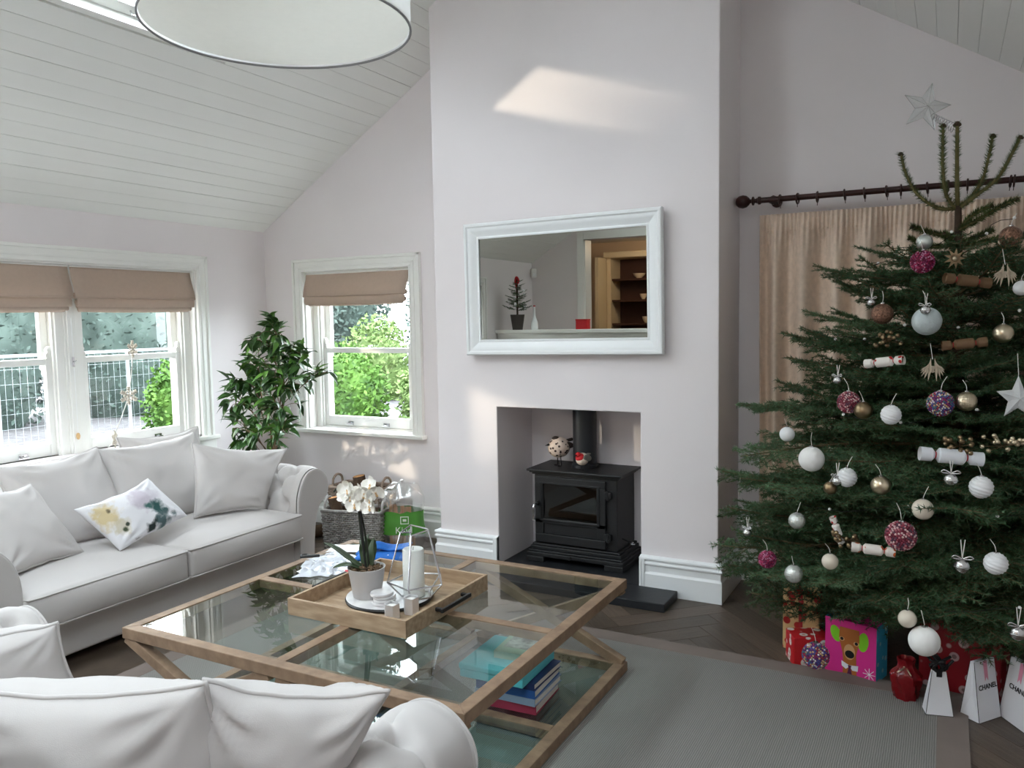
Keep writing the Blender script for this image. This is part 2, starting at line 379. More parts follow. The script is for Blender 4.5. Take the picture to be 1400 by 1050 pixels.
# skirting boards: stepped moulding swept along each wall foot
SK = [(0, 0), (.028, 0), (.028, .115), (.022, .125), (.020, .13), (.020, .162), (.030, .170), (.030, .178), (.022, .184), (.022, .192), (.032, .198), (.030, .208), (.010, .216), (0, .216)]
def skirt(m, p0, p1, nx, ny, e0=0, e1=0):
    """profile run from p0 to p1 standing off along (nx, ny); e0/e1 mitre the ends"""
    d = Vector((p1[0]-p0[0], p1[1]-p0[1])).normalized(); n = len(SK)
    vs = [(p0[0]+nx*a-d.x*a*e0, p0[1]+ny*a-d.y*a*e0, z) for a, z in SK] + [(p1[0]+nx*a+d.x*a*e1, p1[1]+ny*a+d.y*a*e1, z) for a, z in SK]
    m.add(vs, [tuple(range(n)), tuple(range(2*n-1, n-1, -1))] + [(i, n+i, n+(i+1) % n, (i+1) % n) for i in range(n)])
m = MB(); skirt(m, (CX0, CY), (FX0, CY), 0, -1, 1, 0); skirt(m, (FX1, CY), (CX1, CY), 0, -1, 0, 1)
skirt(m, (CX1, CY), (CX1, YB), 1, 0, 1, 0); skirt(m, (CX0, CY), (CX0, YB), -1, 0, 1, 0)
for x, sg in ((FX0, -1), (FX1, 1)):   # moulding turned down beside the recess
    for a, b, t, h in ((0, .012, .034, .210), (.014, .030, .032, .198), (.030, .060, .0215, .17)):
        xs = sorted((x+sg*a, x+sg*b)); m.bx(xs[0], xs[1], CY-t, CY-.0005, 0, h)
struct(m.build('baseboard_chimney', 'coolwhite', bevel=.0015))
m = MB(); skirt(m, (XL, YB), (CX0, YB), 0, -1, -1, -1); skirt(m, (CX1, YB), (XR, YB), 0, -1, -1, -1); struct(m.build('baseboard_back', 'white'))
m = MB(); skirt(m, (XL, YB), (XL, YR), 1, 0, -1, -1); struct(m.build('baseboard_left', 'white'))
m = MB(); skirt(m, (XR, YB), (XR, YR), -1, 0, -1, -1); struct(m.build('baseboard_right', 'white'))
# slate hearth
he = thing('hearth', 'black slate hearth slab under the stove, edge jutting onto the floor', 'hearth', ((FX0+FX1)/2, CY, 0))
MB().bx(-.68, .68, -.275, -.036, 0, .046).bx(-.455, .455, -.036, .46, 0, .046).build('slab', 'slate', he, bevel=.004)

# ------------------------------------------------------------------ sash windows
def architrave(w, x0, x1, z0, z1, wd=.1):
    for nm, poly in (('architrave', [(x0-wd, z0), (x0, z0), (x0, z1), (x0-wd, z1+wd)]), ('architrave', [(x1, z0), (x1+wd, z0), (x1+wd, z1+wd), (x1, z1)]), ('architrave', [(x0-wd, z1+wd), (x0, z1), (x1, z1), (x1+wd, z1+wd)])):
        MB().prism(poly, -.018, -.0005, 'y').build(nm, 'white', w, bevel=.002)
    m = MB()
    for a, b, t in ((wd-.022, wd-.002, .030), (.030, .046, .024), (.002, .014, .024)):
        m.bx(x0-b, x0-a, -t, -.017, z0, z1+b).bx(x1+a, x1+b, -t, -.017, z0, z1+b).bx(x0-b, x1+b, -t, -.017, z1+a, z1+b)
    m.build('moulding', 'white', w, bevel=.003)
def sash_unit(w, x0, x1, z0, z1, zm, depth=.10):
    """box sash between x0 and x1: jamb box, upper and lower sash with panes, lifts and catch (local y points outside)"""
    j = .052
    MB().bx(x0, x0+j, depth-.045, depth+.09, z0, z1).bx(x1-j, x1, depth-.045, depth+.09, z0, z1).bx(x0+j, x1-j, depth-.045, depth+.09, z1-j, z1).bx(x0+j, x1-j, depth-.03, depth+.1, z0-.03, z0+.012).build('frame', 'white', w, bevel=.003)
    MB().bx(x0+j, x0+j+.014, depth-.03, depth-.012, z0, z1-j).bx(x1-j-.014, x1-j, depth-.03, depth-.012, z0, z1-j).build('staff_bead', 'white', w, bevel=.002)
    a, b = x0+j+.003, x1-j-.003
    def sash(name, d0, zb, zt, rb_, rt, horns):
        st = .046; d1 = d0+.038
        m = MB().bx(a, a+st, d0, d1, zb, zt).bx(b-st, b, d0, d1, zb, zt).bx(a+st, b-st, d0, d1, zb, zb+rb_).bx(a+st, b-st, d0, d1, zt-rt, zt)
        if horns:
            for xx in (a, b-st):
                sg = 1 if xx == a else -1; e = xx if sg > 0 else xx+st
                prof = [(0, 0), (.04, 0), (.042, .025), (.03, .04), (.034, .055), (.022, .075), (0, .08)]
                m.prism([(e+sg*p, zt+q if horns > 0 else zb-q) for p, q in prof], d0+.004, d1-.004, 'y')
        o = m.build(name, 'white', w, bevel=.003)
        MB().bx(a+st, b-st, (d0+d1)/2-.002, (d0+d1)/2+.002, zb+rb_, zt-rt).build('pane', 'pane', o)
        return o
    lo = sash('lower_sash', depth-.010, z0+.014, zm+.02, .075, .038, 1)
    up = sash('upper_sash', depth+.034, zm-.018, z1-j+.005, .038, .045, -1)
    for fx in (.3, .7):
        x = a+(b-a)*fx
        MB().bx(x-.028, x+.028, depth-.014, depth-.0095, z0+.02, z0+.05).tube([(x-.018, depth-.014, z0+.03), (x-.018, depth-.036, z0+.034), (x+.018, depth-.036, z0+.034), (x+.018, depth-.014, z0+.03)], .006, 6).build('sash_lift', 'chrome', lo)
    xc = (a+b)/2
    MB().lathe([(.014, 0), (.014, .006), (.006, .008), (.006, .016)], 12, (xc, depth+.016, zm+.02)).tube([(xc, depth+.016, zm+.033), (xc+.04, depth+.01, zm+.038)], .005, 6).build('sash_catch', 'chrome', lo)
# bay sashes in the left wall; the nearest, unseen one is added for daylight
w1 = struct(link('window_1', None, None, (XL, BAY_Y0, 0), (0, 0, radians(90)))); wl = BAY_Y1-BAY_Y0
architrave(w1, 0, wl, WZ0-.03, WZ1-.002)
MB().bx(-.13, wl+.13, -.05, .30, WZ0-.045, WZ0-.015).build('sill', 'white', w1, bevel=.006)
MB().bx(-.11, wl+.11, -.03, -.0005, WZ0-.12, WZ0-.045).build('apron', 'white', w1, bevel=.004)
MB().bx(.0005, .012, 0, .28, WZ0-.015, WZ1).bx(wl-.012, wl-.0005, 0, .28, WZ0-.015, WZ1).bx(.012, wl-.012, 0, .28, WZ1-.012, WZ1-.0005).build('reveal_lining', 'white', w1)
pw = (wl-.024)/4
for i in range(4):
    a = .012+pw*i; sash_unit(w1, a+(.0 if i == 0 else .035), a+pw-(.0 if i == 3 else .035), WZ0-.012, WZ1-.014, 1.335)
for i in (1, 2, 3):
    a = .012+pw*i; MB().bx(a-.035, a+.035, .045, .2, WZ0-.014, WZ1-.013).bx(a-.02, a+.02, .035, .046, WZ0-.014, WZ1-.013).build('mullion', 'white', w1, bevel=.003)
w2 = struct(link('window_2', None, None, (BW0, YB, 0))); w_ = BW1-BW0
architrave(w2, 0, w_, WZ0-.035, WZ1-.01, .098)
MB().bx(-.135, w_+.115, -.06, .30, WZ0-.05, WZ0-.022).build('sill', 'white', w2, bevel=.006)
MB().bx(.0005, .012, 0, .28, WZ0-.02, WZ1-.008).bx(w_-.012, w_-.0005, 0, .28, WZ0-.02, WZ1-.008).bx(.012, w_-.012, 0, .28, WZ1-.014, WZ1-.001).build('reveal_lining', 'white', w2)
sash_unit(w2, .012, w_-.012, WZ0-.02, WZ1-.015, 1.33, .12)
# blind cords and acorns of the bay
for yy in (3.13, ):
    t = thing('blind_cord', 'thin white blind cord with a wooden acorn hanging on the bay mullion', 'cord', (XL-.03, yy, 1.6))
    MB().tube([(0, 0, 0), (.002, .002, -.45), (.004, 0, -.72)], .0016, 5).build('cord', 'coolwhite', t)
    mat('acorn', (206, 170, 120), .5)
    MB().lathe([(.003, .02), (.009, .015), (.012, 0), (.009, -.015), (.004, -.022)], 12, (.004, 0, -.735)).build('acorn', 'acorn', t, smooth=60)
    MB().bx(-.004, .004, -.006, .006, -.3, -.24).tube([(0, 0, -.27), (.012, 0, -.27), (.012, .012, -.262)], .003, 6).build('cleat', 'chrome', t)

# ------------------------------------------------------------------ roman blinds
def roman_blind(label, M, w, ztop, zfold, zbot):
    t = thing('roman_blind', label, 'blind', M.to_translation()); t.rotation_euler = M.to_euler()
    H = ztop-zfold
    def sheet(name, prof, x0, x1, nx=14, wob=.003, seed=0):
        m = MB()
        def fn(u, v):
            k = v*(len(prof)-1); i = min(int(k), len(prof)-2); f = k-i
            y = prof[i][0]*(1-f)+prof[i+1][0]*f; z = prof[i][1]*(1-f)+prof[i+1][1]*f
            e = abs(2*u-1)**8
            return (x0+(x1-x0)*u, y + wob*noise.noise((u*4+seed, z*6, 1.3)) - .012*e*(1-(z-zbot)/(ztop-zbot)), z - .004*sin(u*pi)*(1-(z-zbot)/(ztop-zbot)))
        m.grid(nx, len(prof), fn); o = m.build(name, 'blind', t, smooth=50)
        s = o.modifiers.new('thick', 'SOLIDIFY'); s.thickness = .005; s.offset = 0
    p = []
    for i in range(14):
        f = i/13; p.append((-.012-.035*sin(f*pi*.5)**2.2, ztop-H*f))
    p += [(-.050, zfold-.004), (-.046, zfold-.010), (-.036, zfold-.012), (-.02, zfold+.01)]
    sheet('panel', p, 0, w, seed=1)
    zf = zfold-.002
    p = [(-.01, zfold+.02), (-.040, zf), (-.047, zf-.025), (-.046, zf-.05), (-.040, zf-.060), (-.028, zf-.058), (-.015, zf-.03)]
    sheet('fold', p, .012, w-.012, seed=4)
    p = [(-.006, zfold-.02), (-.030, zf-.05), (-.038, zf-.068), (-.036, zbot), (-.028, zbot-.006), (-.012, zbot+.02)]
    sheet('fold', p, .02, w-.03, seed=8)
    p = [(.0, zfold-.02), (-.018, zf-.06), (-.024, zbot-.008), (-.016, zbot-.014), (-.006, zbot)]
    sheet('fold', p, .03, w-.045, seed=12)
    MB().bx(0, w, -.012, .02, ztop-.02, ztop+.01).build('headrail', 'white', t)
for i, lb in ((3, 'beige linen roman blind over the bay sash nearest the room corner'), (2, 'beige linen roman blind cut by the left edge of the photo')):
    a = BAY_Y0+.012+pw*i
    roman_blind(lb, trans(XL-.035, a+.008, 0) @ rotm('Z', 90), pw-.014, WZ1-.024, 1.735, 1.655)
roman_blind('beige linen roman blind on the small sash window beside the chimney', trans(BW0+.018, YB+.02, 0), w_-.034, WZ1-.03, 1.752, 1.69)
# ------------------------------------------------------------------ curtain and pole
cp = thing('curtain_pole', 'dark mahogany curtain pole with ball finial and rings behind the tree', 'curtain pole', (-.98, 4.61, 2.174))
MB().tube([(.04, 0, 0), (1.94, 0, 0)], .0155, 16).build('pole', 'mahogany', cp, smooth=50)
MB().lathe([(.001, -.040), (.02, -.034), (.032, -.02), (.0365, 0), (.032, .02), (.020, .034), (.011, .04), (.011, .048), (.024, .052), (.024, .060), (.012, .064), (.012, .078), (.022, .084), (.022, .094), (.0155, .1)], 20, M=trans(-.035, 0, 0) @ rotm('Y', 90)).build('finial', 'mahogany', cp, smooth=50)
for x in (.125, 1.85):
    MB().lathe([(.030, 0), (.030, .014), (.014, .02), (.012, .09)], 16, M=trans(x, .131, 0) @ rotm('X', 90)).lathe([(.001, -.026), (.016, -.022), (.026, 0), (.016, .022), (.001, .026)], 16, M=trans(x, .02, 0) @ rotm('Y', 90)).build('bracket', 'mahogany', cp, smooth=50)
ring_x = [(-.98 + v) for v in (.165, .255, .355, .49, .585, .69, .755, .875, .965, 1.05, 1.23, 1.245, 1.35, 1.44, 1.55, 1.66, 1.76)]
def torus(m, c, R, r, axis='x', n=20, k=8):
    pts = []
    for i in range(n):
        a = 2*pi*i/n
        pts.append((c[0], c[1]+R*cos(a), c[2]+R*sin(a)) if axis == 'x' else ((c[0]+R*cos(a), c[1]+R*sin(a), c[2]) if axis == 'z' else (c[0]+R*cos(a), c[1], c[2]+R*sin(a))))
    return m.tube(pts, r, k, closed=True)
ring_me = torus(MB(), (0, 0, 0), .0265, .0048).tube([(0, 0, -.03), (0, 0, -.045)], .002, 6).mesh('ring', 'mahogany', 60)
for i, x in enumerate(ring_x): link('ring', ring_me, cp, (x+.98, 0, -.006), (0, random.uniform(-.1, .1), random.uniform(-.15, .15)))
cu = thing('curtain', 'long beige linen curtain with pencil-pleat heading hanging behind the tree', 'curtain', (-.92, 4.61, 0))
ph_ = [random.uniform(-.6, .6) for _ in range(40)]
def cur(u, v):
    x = u*1.86; z = .008 + v*2.085
    top = max(0, (z-1.93)/.16)
    fold = sin(x*2*pi/.15 + 1.3*sin(x*5.1) + .5*sin(x*13)) ; fine = sin(x*2*pi/.0235+sin(x*40))
    amp = .046*(1-min(1, top*1.15)) + .006
    spread = .75+.25*(1-v)
    y = fold*amp*spread + fine*.009*min(1, max(0, (z-1.90)/.06)) + .008*sin(x*17+z*1.2)*(1-top)
    if top > 0: y -= .004*cos(z*120)*.3
    return (x + .012*sin(x*9+z*2)*(1-v), y, z)
cm = MB().grid(420, 34, cur).build('drop', 'curtain', cu, smooth=180)
cm.modifiers.new('thick', 'SOLIDIFY').thickness = .004
MB().grid(420, 2, lambda u, v: (u*1.86, cur(u, 1)[1]-.004 - .003, 2.0 + .004*v), ).build('heading_seam', 'curtain', cu, smooth=180)

# ------------------------------------------------------------------ framed mirror over the stove
mi = thing('wall_mirror', 'white framed rectangular mirror hung on the chimney breast above the stove', 'mirror', (-1.963, CY, 1.733), rot=(0, radians(-.5), 0))
hw, hh = .617, .393
prof = [(0, -.030), (0, -.066), (.006, -.072), (.018, -.072), (.026, -.064), (.034, -.064), (.05, -.058), (.066, -.049), (.078, -.044), (.084, -.048), (.092, -.048), (.094, -.034), (.094, -.030)]
for a in range(4):
    c = [(-hw, -hh), (hw, -hh), (hw, hh), (-hw, hh)]; ins = [(1, 1), (-1, 1), (-1, -1), (1, -1)]
    p, q = c[a], c[(a+1) % 4]; pi_, qi = ins[a], ins[(a+1) % 4]; n = len(prof)
    vs = [(p[0]+pi_[0]*d, y, p[1]+pi_[1]*d) for d, y in prof] + [(q[0]+qi[0]*d, y, q[1]+qi[1]*d) for d, y in prof]
    MB().add(vs, [(i, i+1, n+i+1, n+i) for i in range(n-1)] + [(n-1, 0, n, 2*n-1)]).build('frame_rail', 'coolwhite', mi, smooth=25)
MB().bx(-hw+.088, hw-.088, -.040, -.034, -hh+.088, hh-.088).build('mirror_glass', 'mirror', mi)
MB().bx(-hw+.03, hw-.03, -.034, -.0005, -hh+.03, hh-.03).build('backing', 'blackmetal', mi)

# ------------------------------------------------------------------ wood-burning stove
SX, SY0, SZ = -1.965, 4.385, .046
st = thing('stove', 'black cast-iron wood-burning stove standing in the chimney recess', 'stove', (SX, SY0, SZ))
def step_prism(m, hw_, d0, d1, z0, z1): return m.bx(-hw_, hw_, d0, d1, z0, z1)
m = MB(); m.bx(-.32, .32, -.0, .36, .035, .062).bx(-.31, .31, .008, .352, .062, .075).bx(-.298, .298, .018, .345, .075, .098).bx(-.288, .288, .026, .34, .098, .112)
m.bx(-.32, -.2, .0, .36, 0, .036).bx(.2, .32, .0, .36, 0, .036)
m.build('plinth', 'castiron', st, bevel=.005)
MB().bx(-.272, .272, .036, .335, .112, .545).build('body', 'castiron', st, bevel=.006)
MB().bx(-.285, .285, .026, .338, .545, .556).bx(-.298, .298, .014, .345, .556, .566).bx(-.312, .312, .0, .352, .566, .580).build('top_plate', 'castiron', st, bevel=.004)
do = MB().bx(-.262, .205, .016, .036, .125, .178).bx(-.262, .205, .016, .036, .245, .275).bx(-.262, .205, .016, .036, .49, .535).bx(-.262, -.205, .016, .036, .178, .49).bx(.148, .205, .016, .036, .178, .49).bx(-.205, .148, .026, .036, .178, .245).build('door', 'castiron', st, bevel=.004)
MB().bx(-.205, .148, .026, .032, .275, .49).build('glass', 'stoveglass', do)
MB().bx(-.225, .168, .010, .0165, .262, .272).bx(-.225, .168, .010, .0165, .493, .503).bx(-.225, -.215, .010, .0165, .272, .493).bx(.158, .168, .010, .0165, .272, .493).build('glazing_bead', 'castiron', do, bevel=.002)
MB().tube(spline([(-.235, .012, .37), (-.235, -.03, .372), (-.238, -.046, .36), (-.24, -.048, .33), (-.24, -.044, .275)], 5), [.0075]*6+[.009]*15, 8).build('handle', 'chrome', do, smooth=60)
MB().lathe([(.016, 0), (.014, .02), (.008, .028)], 12, M=trans(-.235, .016, .37) @ rotm('X', 90)).build('latch', 'blackmetal', do, smooth=50)
for z in (.20, .455):
    MB().bx(.198, .240, .006, .03, z-.02, z+.02).lathe([(.010, -.028), (.010, .028)], 10, (.222, .008, z)).build('hinge', 'castiron', st, bevel=.002)
MB().tube([(.272, .12, .175), (.37, .06, .168)], .005, 8).build('air_lever', 'steel', st)
MB().lathe([(.010, 0), (.010, .03)], 10, M=trans(.33, .083, .170) @ rotm('Z', -31) @ rotm('Y', 92)).build('lever_knob', 'steel', st)
MB().lathe([(.011, -.014), (.011, .014)], 10, M=trans(-.02, -.004, .05) @ rotm('X', 90)).bx(-.05, .08, -.012, -.006, .046, .052).build('ash_latch', 'castiron', st)
fl = thing('flue_pipe', 'black round flue pipe rising from the stove top', 'flue', (SX-.003, SY0+.205, SZ+.580))
MB().lathe([(.082, 0), (.082, .02), (.074, .024), (.074, .38)], 32).build('pipe', 'flue', fl, smooth=40)
# little birds standing on the stove top
mat('birdwhite', (226, 208, 192), .7); spots('birdspeck', (228, 208, 192), (60, 40, 36), 42, .34, .6)
mat('birdred', (186, 22, 30), .6); mat('birdgrey', (120, 118, 110), .6); mat('birddark', (56, 44, 40), .6)
def bird(label, loc, s, body, wing, breast, rz):
    b = thing('bird_figurine', label, 'figurine', loc, rz)
    MB().sphere((0, 0, .105*s), .058*s, 20, 14, (1.12, .95, 1.0)).build('body', body, b, smooth=180)
    if breast: MB().sphere((-.022*s, 0, .118*s), .047*s, 18, 12, (1, 1.0, .95)).build('breast', breast, b, smooth=180)
    if breast: MB().sphere((-.052*s, 0, .150*s), .026*s, 14, 10).build('head', breast, b, smooth=180)
    else: MB().sphere((-.020*s, 0, .157*s), .017*s, 14, 10, (1.3, 1, .7)).build('crest', wing, b, smooth=180)
    MB().lathe([(.007*s, 0), (.0005, .025*s)], 8, M=trans(-.074*s if breast else -.064*s, 0, (.15 if breast else .125)*s) @ rotm('Y', -100)).build('beak', 'blackmetal', b)
    for sg in (-1, 1):
        MB().sphere((0, 0, 0), .045*s*(1 if breast else .55), 14, 8, (1.25, .22, .7), M=trans(.018*s if breast else .045*s, sg*(.048 if breast else .036)*s, .118*s) @ rotm('Y', 14)).build('wing', wing, b, smooth=180)
        m = MB().tube([(0, sg*.018*s, .055*s), (.004*s, sg*.02*s, .004*s)], .0028*s, 6)
        for a in (-35, 0, 35): m.tube([(.004*s, sg*.02*s, .003), (.004*s-.022*s*cos(radians(a)), sg*.02*s-.022*s*sin(radians(a)), .0025)], .0022*s, 5)
        m.build('leg', 'blackmetal', b)
    MB().prism([(.045*s, .012*s), (.115*s, .020*s), (.115*s, -.020*s), (.045*s, -.012*s)], .125*s, .134*s, 'z', M=rotm('Y', -8)).build('tail', wing, b)
bird('speckled cream bird ornament, the bigger of the two on the stove', (SX-.165, SY0+.17, SZ+.580), 1.12, 'birdspeck', 'birddark', None, radians(55))
bird('small red-breasted robin ornament beside the flue', (SX+.03, SY0+.085, SZ+.580), .66, 'birdwhite', 'birdgrey', 'birdred', radians(70))

# ------------------------------------------------------------------ rug
RX0, RX1, RY0, RY1 = -3.2, .104, .45, 3.625
ru = thing('rug', 'large grey woven rug with a taupe cloth border under the coffee table', 'rug', ((RX0+RX1)/2, (RY0+RY1)/2, 0))
a, b = (RX1-RX0)/2, (RY1-RY0)/2; bo = .105
MB().bx(-a+bo, a-bo, -b+bo, b-bo, .0005, .0105).build('field', 'rugfield', ru)
for q in ([(-a, -b), (a, -b), (a-bo, -b+bo), (-a+bo, -b+bo)], [(a, -b), (a, b), (a-bo, b-bo), (a-bo, -b+bo)], [(a, b), (-a, b), (-a+bo, b-bo), (a-bo, b-bo)], [(-a, b), (-a, -b), (-a+bo, -b+bo), (-a+bo, b-bo)]):
    MB().prism(q, .0005, .0118).build('border', 'rugborder', ru, bevel=.002)

# ------------------------------------------------------------------ sofas
ARM = [(0, .035), (0, .12), (0, .22), (-.004, .32), (-.006, .42), (.004, .49), (.034, .562), (.08, .612), (.138, .632), (.198, .616), (.246, .572), (.264, .515), (.252, .462), (.215, .432), (.172, .395), (.142, .33), (.124, .22), (.116, .12), (.112, .035)]
def arm_curve(): return [(p.x, p.y) for p in spline([(a, b, 0) for a, b in ARM], 5)]
def make_sofa(name, label, loc, rotz, half, depth, split):
    t = thing(name, label, 'sofa', loc, rotz)
    U0 = half
    MB().soft(half+.02, (depth-.06)/2, .095, .02, 4, c=(0, .06+(depth-.06)/2, .13)).build('base', 'sofa', t, smooth=50)
    for sx in (-1, 1):
        for vy in (.12, depth-.1): MB().lathe([(.018, 0), (.026, .045)], 12, (sx*(half-.02), vy, 0)).build('foot', 'blackmetal', t)
    ac = arm_curve(); S = [0]
    for i in range(1, len(ac)): S.append(S[-1]+math.hypot(ac[i][0]-ac[i-1][0], ac[i][1]-ac[i-1][1]))
    # button grid on the inner face and over the roll (arc length, depth)
    s_in = [.40, .505, .61, .70]; dv = .165; v0 = .10
    btn = []
    for r, s in enumerate(s_in):
        v = v0 + (dv/2 if r % 2 else 0)
        while v < depth-.12: btn.append((s, v)); v += dv
    lines = []
    for (s1, v1) in btn:
        for (s2, v2) in btn:
            if 0 < s2-s1 < .12 and abs(abs(v2-v1)-dv/2) < .02: lines.append((s1, v1, s2, v2))
    for (s, v) in btn:
        if s == s_in[0]: lines.append((s, v, s-.12, v))
        if s == s_in[-1]: lines.append((s, v, s+.13, v))
    def disp(s, v):
        if s < .28 or s > .84: base = 0
        else: base = min(1, (s-.28)/.08)*min(1, (.84-s)/.06)
        if base <= 0: return 0
        h = .017
        for (bs, bv) in btn:
            q = (s-bs)**2+(v-bv)**2
            if q < .01: h -= .038*exp(-q/.00075)
        dm = 9
        for (s1, v1, s2, v2) in lines:
            ds, dvv = s2-s1, v2-v1; L2 = ds*ds+dvv*dvv; k = max(0, min(1, ((s-s1)*ds+(v-v1)*dvv)/L2))
            q = (s-s1-k*ds)**2+(v-v1-k*dvv)**2; dm = min(dm, q)
        h -= .016*exp(-dm/.00012)
        return h*base*min(1, .25+max(0, v-.022)/.05)
    for sg in (-1, 1):
        nv = 110; ns = len(ac); m = MB(); nrm = []
        for i in range(ns):
            a, b = ac[max(i-1, 0)], ac[min(i+1, ns-1)]; d = Vector((b[0]-a[0], b[1]-a[1])).normalized(); nrm.append((-d.y, d.x))
        def fn(u, v):
            i = round(u*(ns-1)); y = .022+(depth-.03)*v; h = disp(S[i], y)
            return (sg*(U0+ac[i][0]+nrm[i][0]*h), y, ac[i][1]+nrm[i][1]*h)
        m.grid(ns, nv, fn)
        m.add([(sg*(U0+a), depth-.008, b) for a, b in ac], [tuple(range(ns))])
        arm = m.build('arm', 'sofa', t, smooth=60)
        MB().prism([(sg*(U0+a), b) for a, b in ac], .0, .024, 'y').build('arm_front', 'sofa', t, bevel=.006)
        MB().tube([(sg*(U0+a), .006, b) for a, b in ac], .0045, 6).build('piping', 'sofa', arm, smooth=180)
        bm_ = MB().sphere((0, 0, 0), .010, 10, 6).mesh('button', 'sofa', 180)
        for (s, v) in btn:
            i = min(range(ns), key=lambda k: abs(S[k]-s)); h = disp(S[i], v)+.003
            link('button', bm_, arm, (sg*(U0+ac[i][0]+nrm[i][0]*h), v, ac[i][1]+nrm[i][1]*h))
    bk = [(depth-.26, .2), (depth-.27, .45), (depth-.24, .62), (depth-.20, .69), (depth-.14, .715), (depth-.06, .70), (depth-.01, .64), (depth, .5), (depth, .05), (depth-.1, .05)]
    MB().prism(bk, -half-.01, half+.01, 'x').build('back', 'sofa', t, bevel=.02, seg=3)
    # loose seat cushions
    edges = [-half+.004] + [s for s in split] + [half-.004]
    for i in range(len(edges)-1):
        x0, x1 = edges[i]+.004, edges[i+1]-.004; w2_, d2, h2 = (x1-x0)/2, (depth-.27)/2, .078
        cen = ((x0+x1)/2, -.03+d2, .305)
        cs = MB().soft(w2_, d2, h2, .022, 8, puff=.045, front=.022, c=cen).build('seat_cushion', 'sofa', t, smooth=180)
        for zz in (-h2, h2):
            pts = []
            for k in range(64):
                f = k/64*4; e = int(f); g = (f-e)*2-1
                p = [(g, -1), (1, g), (-g, 1), (-1, -g)][e]
                q = Vector(p); rr = .03
                px, py = q.x*w2_, q.y*d2
                if abs(q.x) == 1 and abs(q.y) > .97 or abs(q.y) == 1 and abs(q.x) > .97: px *= .99; py *= .99
                pts.append((cen[0]+px*.994, cen[1]+py*.992-(.004 if q.y == -1 else 0), cen[2]+zz*.93))
            MB().tube(pts, .0048, 6, closed=True).build('piping', 'sofa', cs, smooth=180)
    return t
make_sofa('sofa', 'light grey two-cushion sofa with tufted scroll arms under the bay window', (-3.47, 2.82, 0), radians(90), .85, 1.06, [0.0])
make_sofa('sofa', 'light grey tufted scroll-arm sofa in the foreground seen from behind', (-1.84, 1.53, .012), radians(181.5), .63, .98, [0.0])

# ------------------------------------------------------------------ loose cushions: each a puffed cover with piped seam
def pillow(name, label, TL, TR, BR, BL, thick, seed, m_='sofa', pipe=True, pinch=.07, N=30, wr=.10, sag=.018, group=None):
    TL, TR, BR, BL = map(Vector, (TL, TR, BR, BL)); cen = (TL+TR+BR+BL)/4
    n = (TR-BL).cross(TL-BR).normalized()
    t = thing(name, label, 'cushion', cen, group=group)
    m = MB(); idx = {}; vs = []; fs = []
    def pos(u, v, side):
        uu = u*(1-pinch*(1-v*v)); vv = v*(1-pinch*(1-u*u))
        a, b = (uu+1)/2, (vv+1)/2
        p = (BL*(1-a)+BR*a)*(1-b) + (TL*(1-a)+TR*a)*b - cen
        sh = max(0, (1-u*u)*(1-v*v))**.40
        w = noise.noise((u*1.6+seed*3.1, v*1.6+side*7, seed))*.7 + noise.noise((u*3.6+seed, v*3.6, side*3+seed*2))*.35
        # creases running in from the corners
        cu = 0
        for cx, cy in ((-1, -1), (1, -1), (1, 1), (-1, 1)):
            d = math.hypot(u-cx, v-cy); ang = atan2(v-cy, u-cx)
            cu += sin(ang*11+seed*2+cx)*exp(-((d-.42)/.26)**2)
        fl = sin((u*.9+v*.5)*5+seed)*sin((v*1.1-u*.3)*4+seed*1.7)
        h = thick/2*sh*(1+wr*w*2.2) + thick*.055*cu*min(1, sh*1.6) + thick*.025*fl*sh
        p = p + (BL+BR-TL-TR).normalized()*(sag*(1-u*u)*max(0, v)**2 + .006*noise.noise((u*3+seed, v*3, 4.0)))
        return p + n*h*side
    for side in (1, -1):
        for i in range(N+1):
            for j in range(N+1):
                u, v = -cos(pi*i/N), -cos(pi*j/N)
                u = .55*u+.45*(-1+2*i/N); v = .55*v+.45*(-1+2*j/N)
                bd = i in (0, N) or j in (0, N)
                k = (0 if bd else side, i, j)
                if k not in idx: idx[k] = len(vs); vs.append(pos(u, v, side if not bd else 1))
        g = lambda i, j: idx[(0 if (i in (0, N) or j in (0, N)) else side, i, j)]
        for i in range(N):
            for j in range(N):
                q = (g(i, j), g(i+1, j), g(i+1, j+1), g(i, j+1)); fs.append(q if side > 0 else q[::-1])
    m.add(vs, fs); co = m.build('cover', m_, t, smooth=180)
    if pipe:
        ring = [idx[(0, i, 0)] for i in range(N)] + [idx[(0, N, j)] for j in range(N)] + [idx[(0, i, N)] for i in range(N, 0, -1)] + [idx[(0, 0, j)] for j in range(N, 0, -1)]
        MB().tube([vs[k] for k in ring], .0052, 7, closed=True).build('piping', 'sofa' if m_ == 'sofa' else m_, t, smooth=180)
    return t
pillow('back_cushion', 'grey back cushion at the far left, behind its neighbour on the bay sofa', (-4.24, 1.80, .80), (-4.25, 2.31, .83), (-4.03, 2.32, .41), (-4.03, 1.80, .41), .2, 1)
pillow('back_cushion', 'broad grey back cushion rising behind the flowered pillow, left of two', (-4.17, 2.27, .855), (-4.18, 2.84, .875), (-3.97, 2.90, .41), (-3.95, 2.28, .41), .22, 2)
pillow('back_cushion', 'broad grey back cushion in the middle of the bay sofa, its upper right corner peaked', (-4.18, 2.82, .865), (-4.20, 3.52, .875), (-3.96, 3.48, .41), (-3.93, 2.80, .41), .22, 3)
pillow('back_cushion', 'grey cushion tucked behind the others against the window sill, only its top edge showing', (-4.40, 3.12, .875), (-4.42, 3.74, .865), (-4.27, 3.7, .45), (-4.26, 3.1, .45), .14, 4)
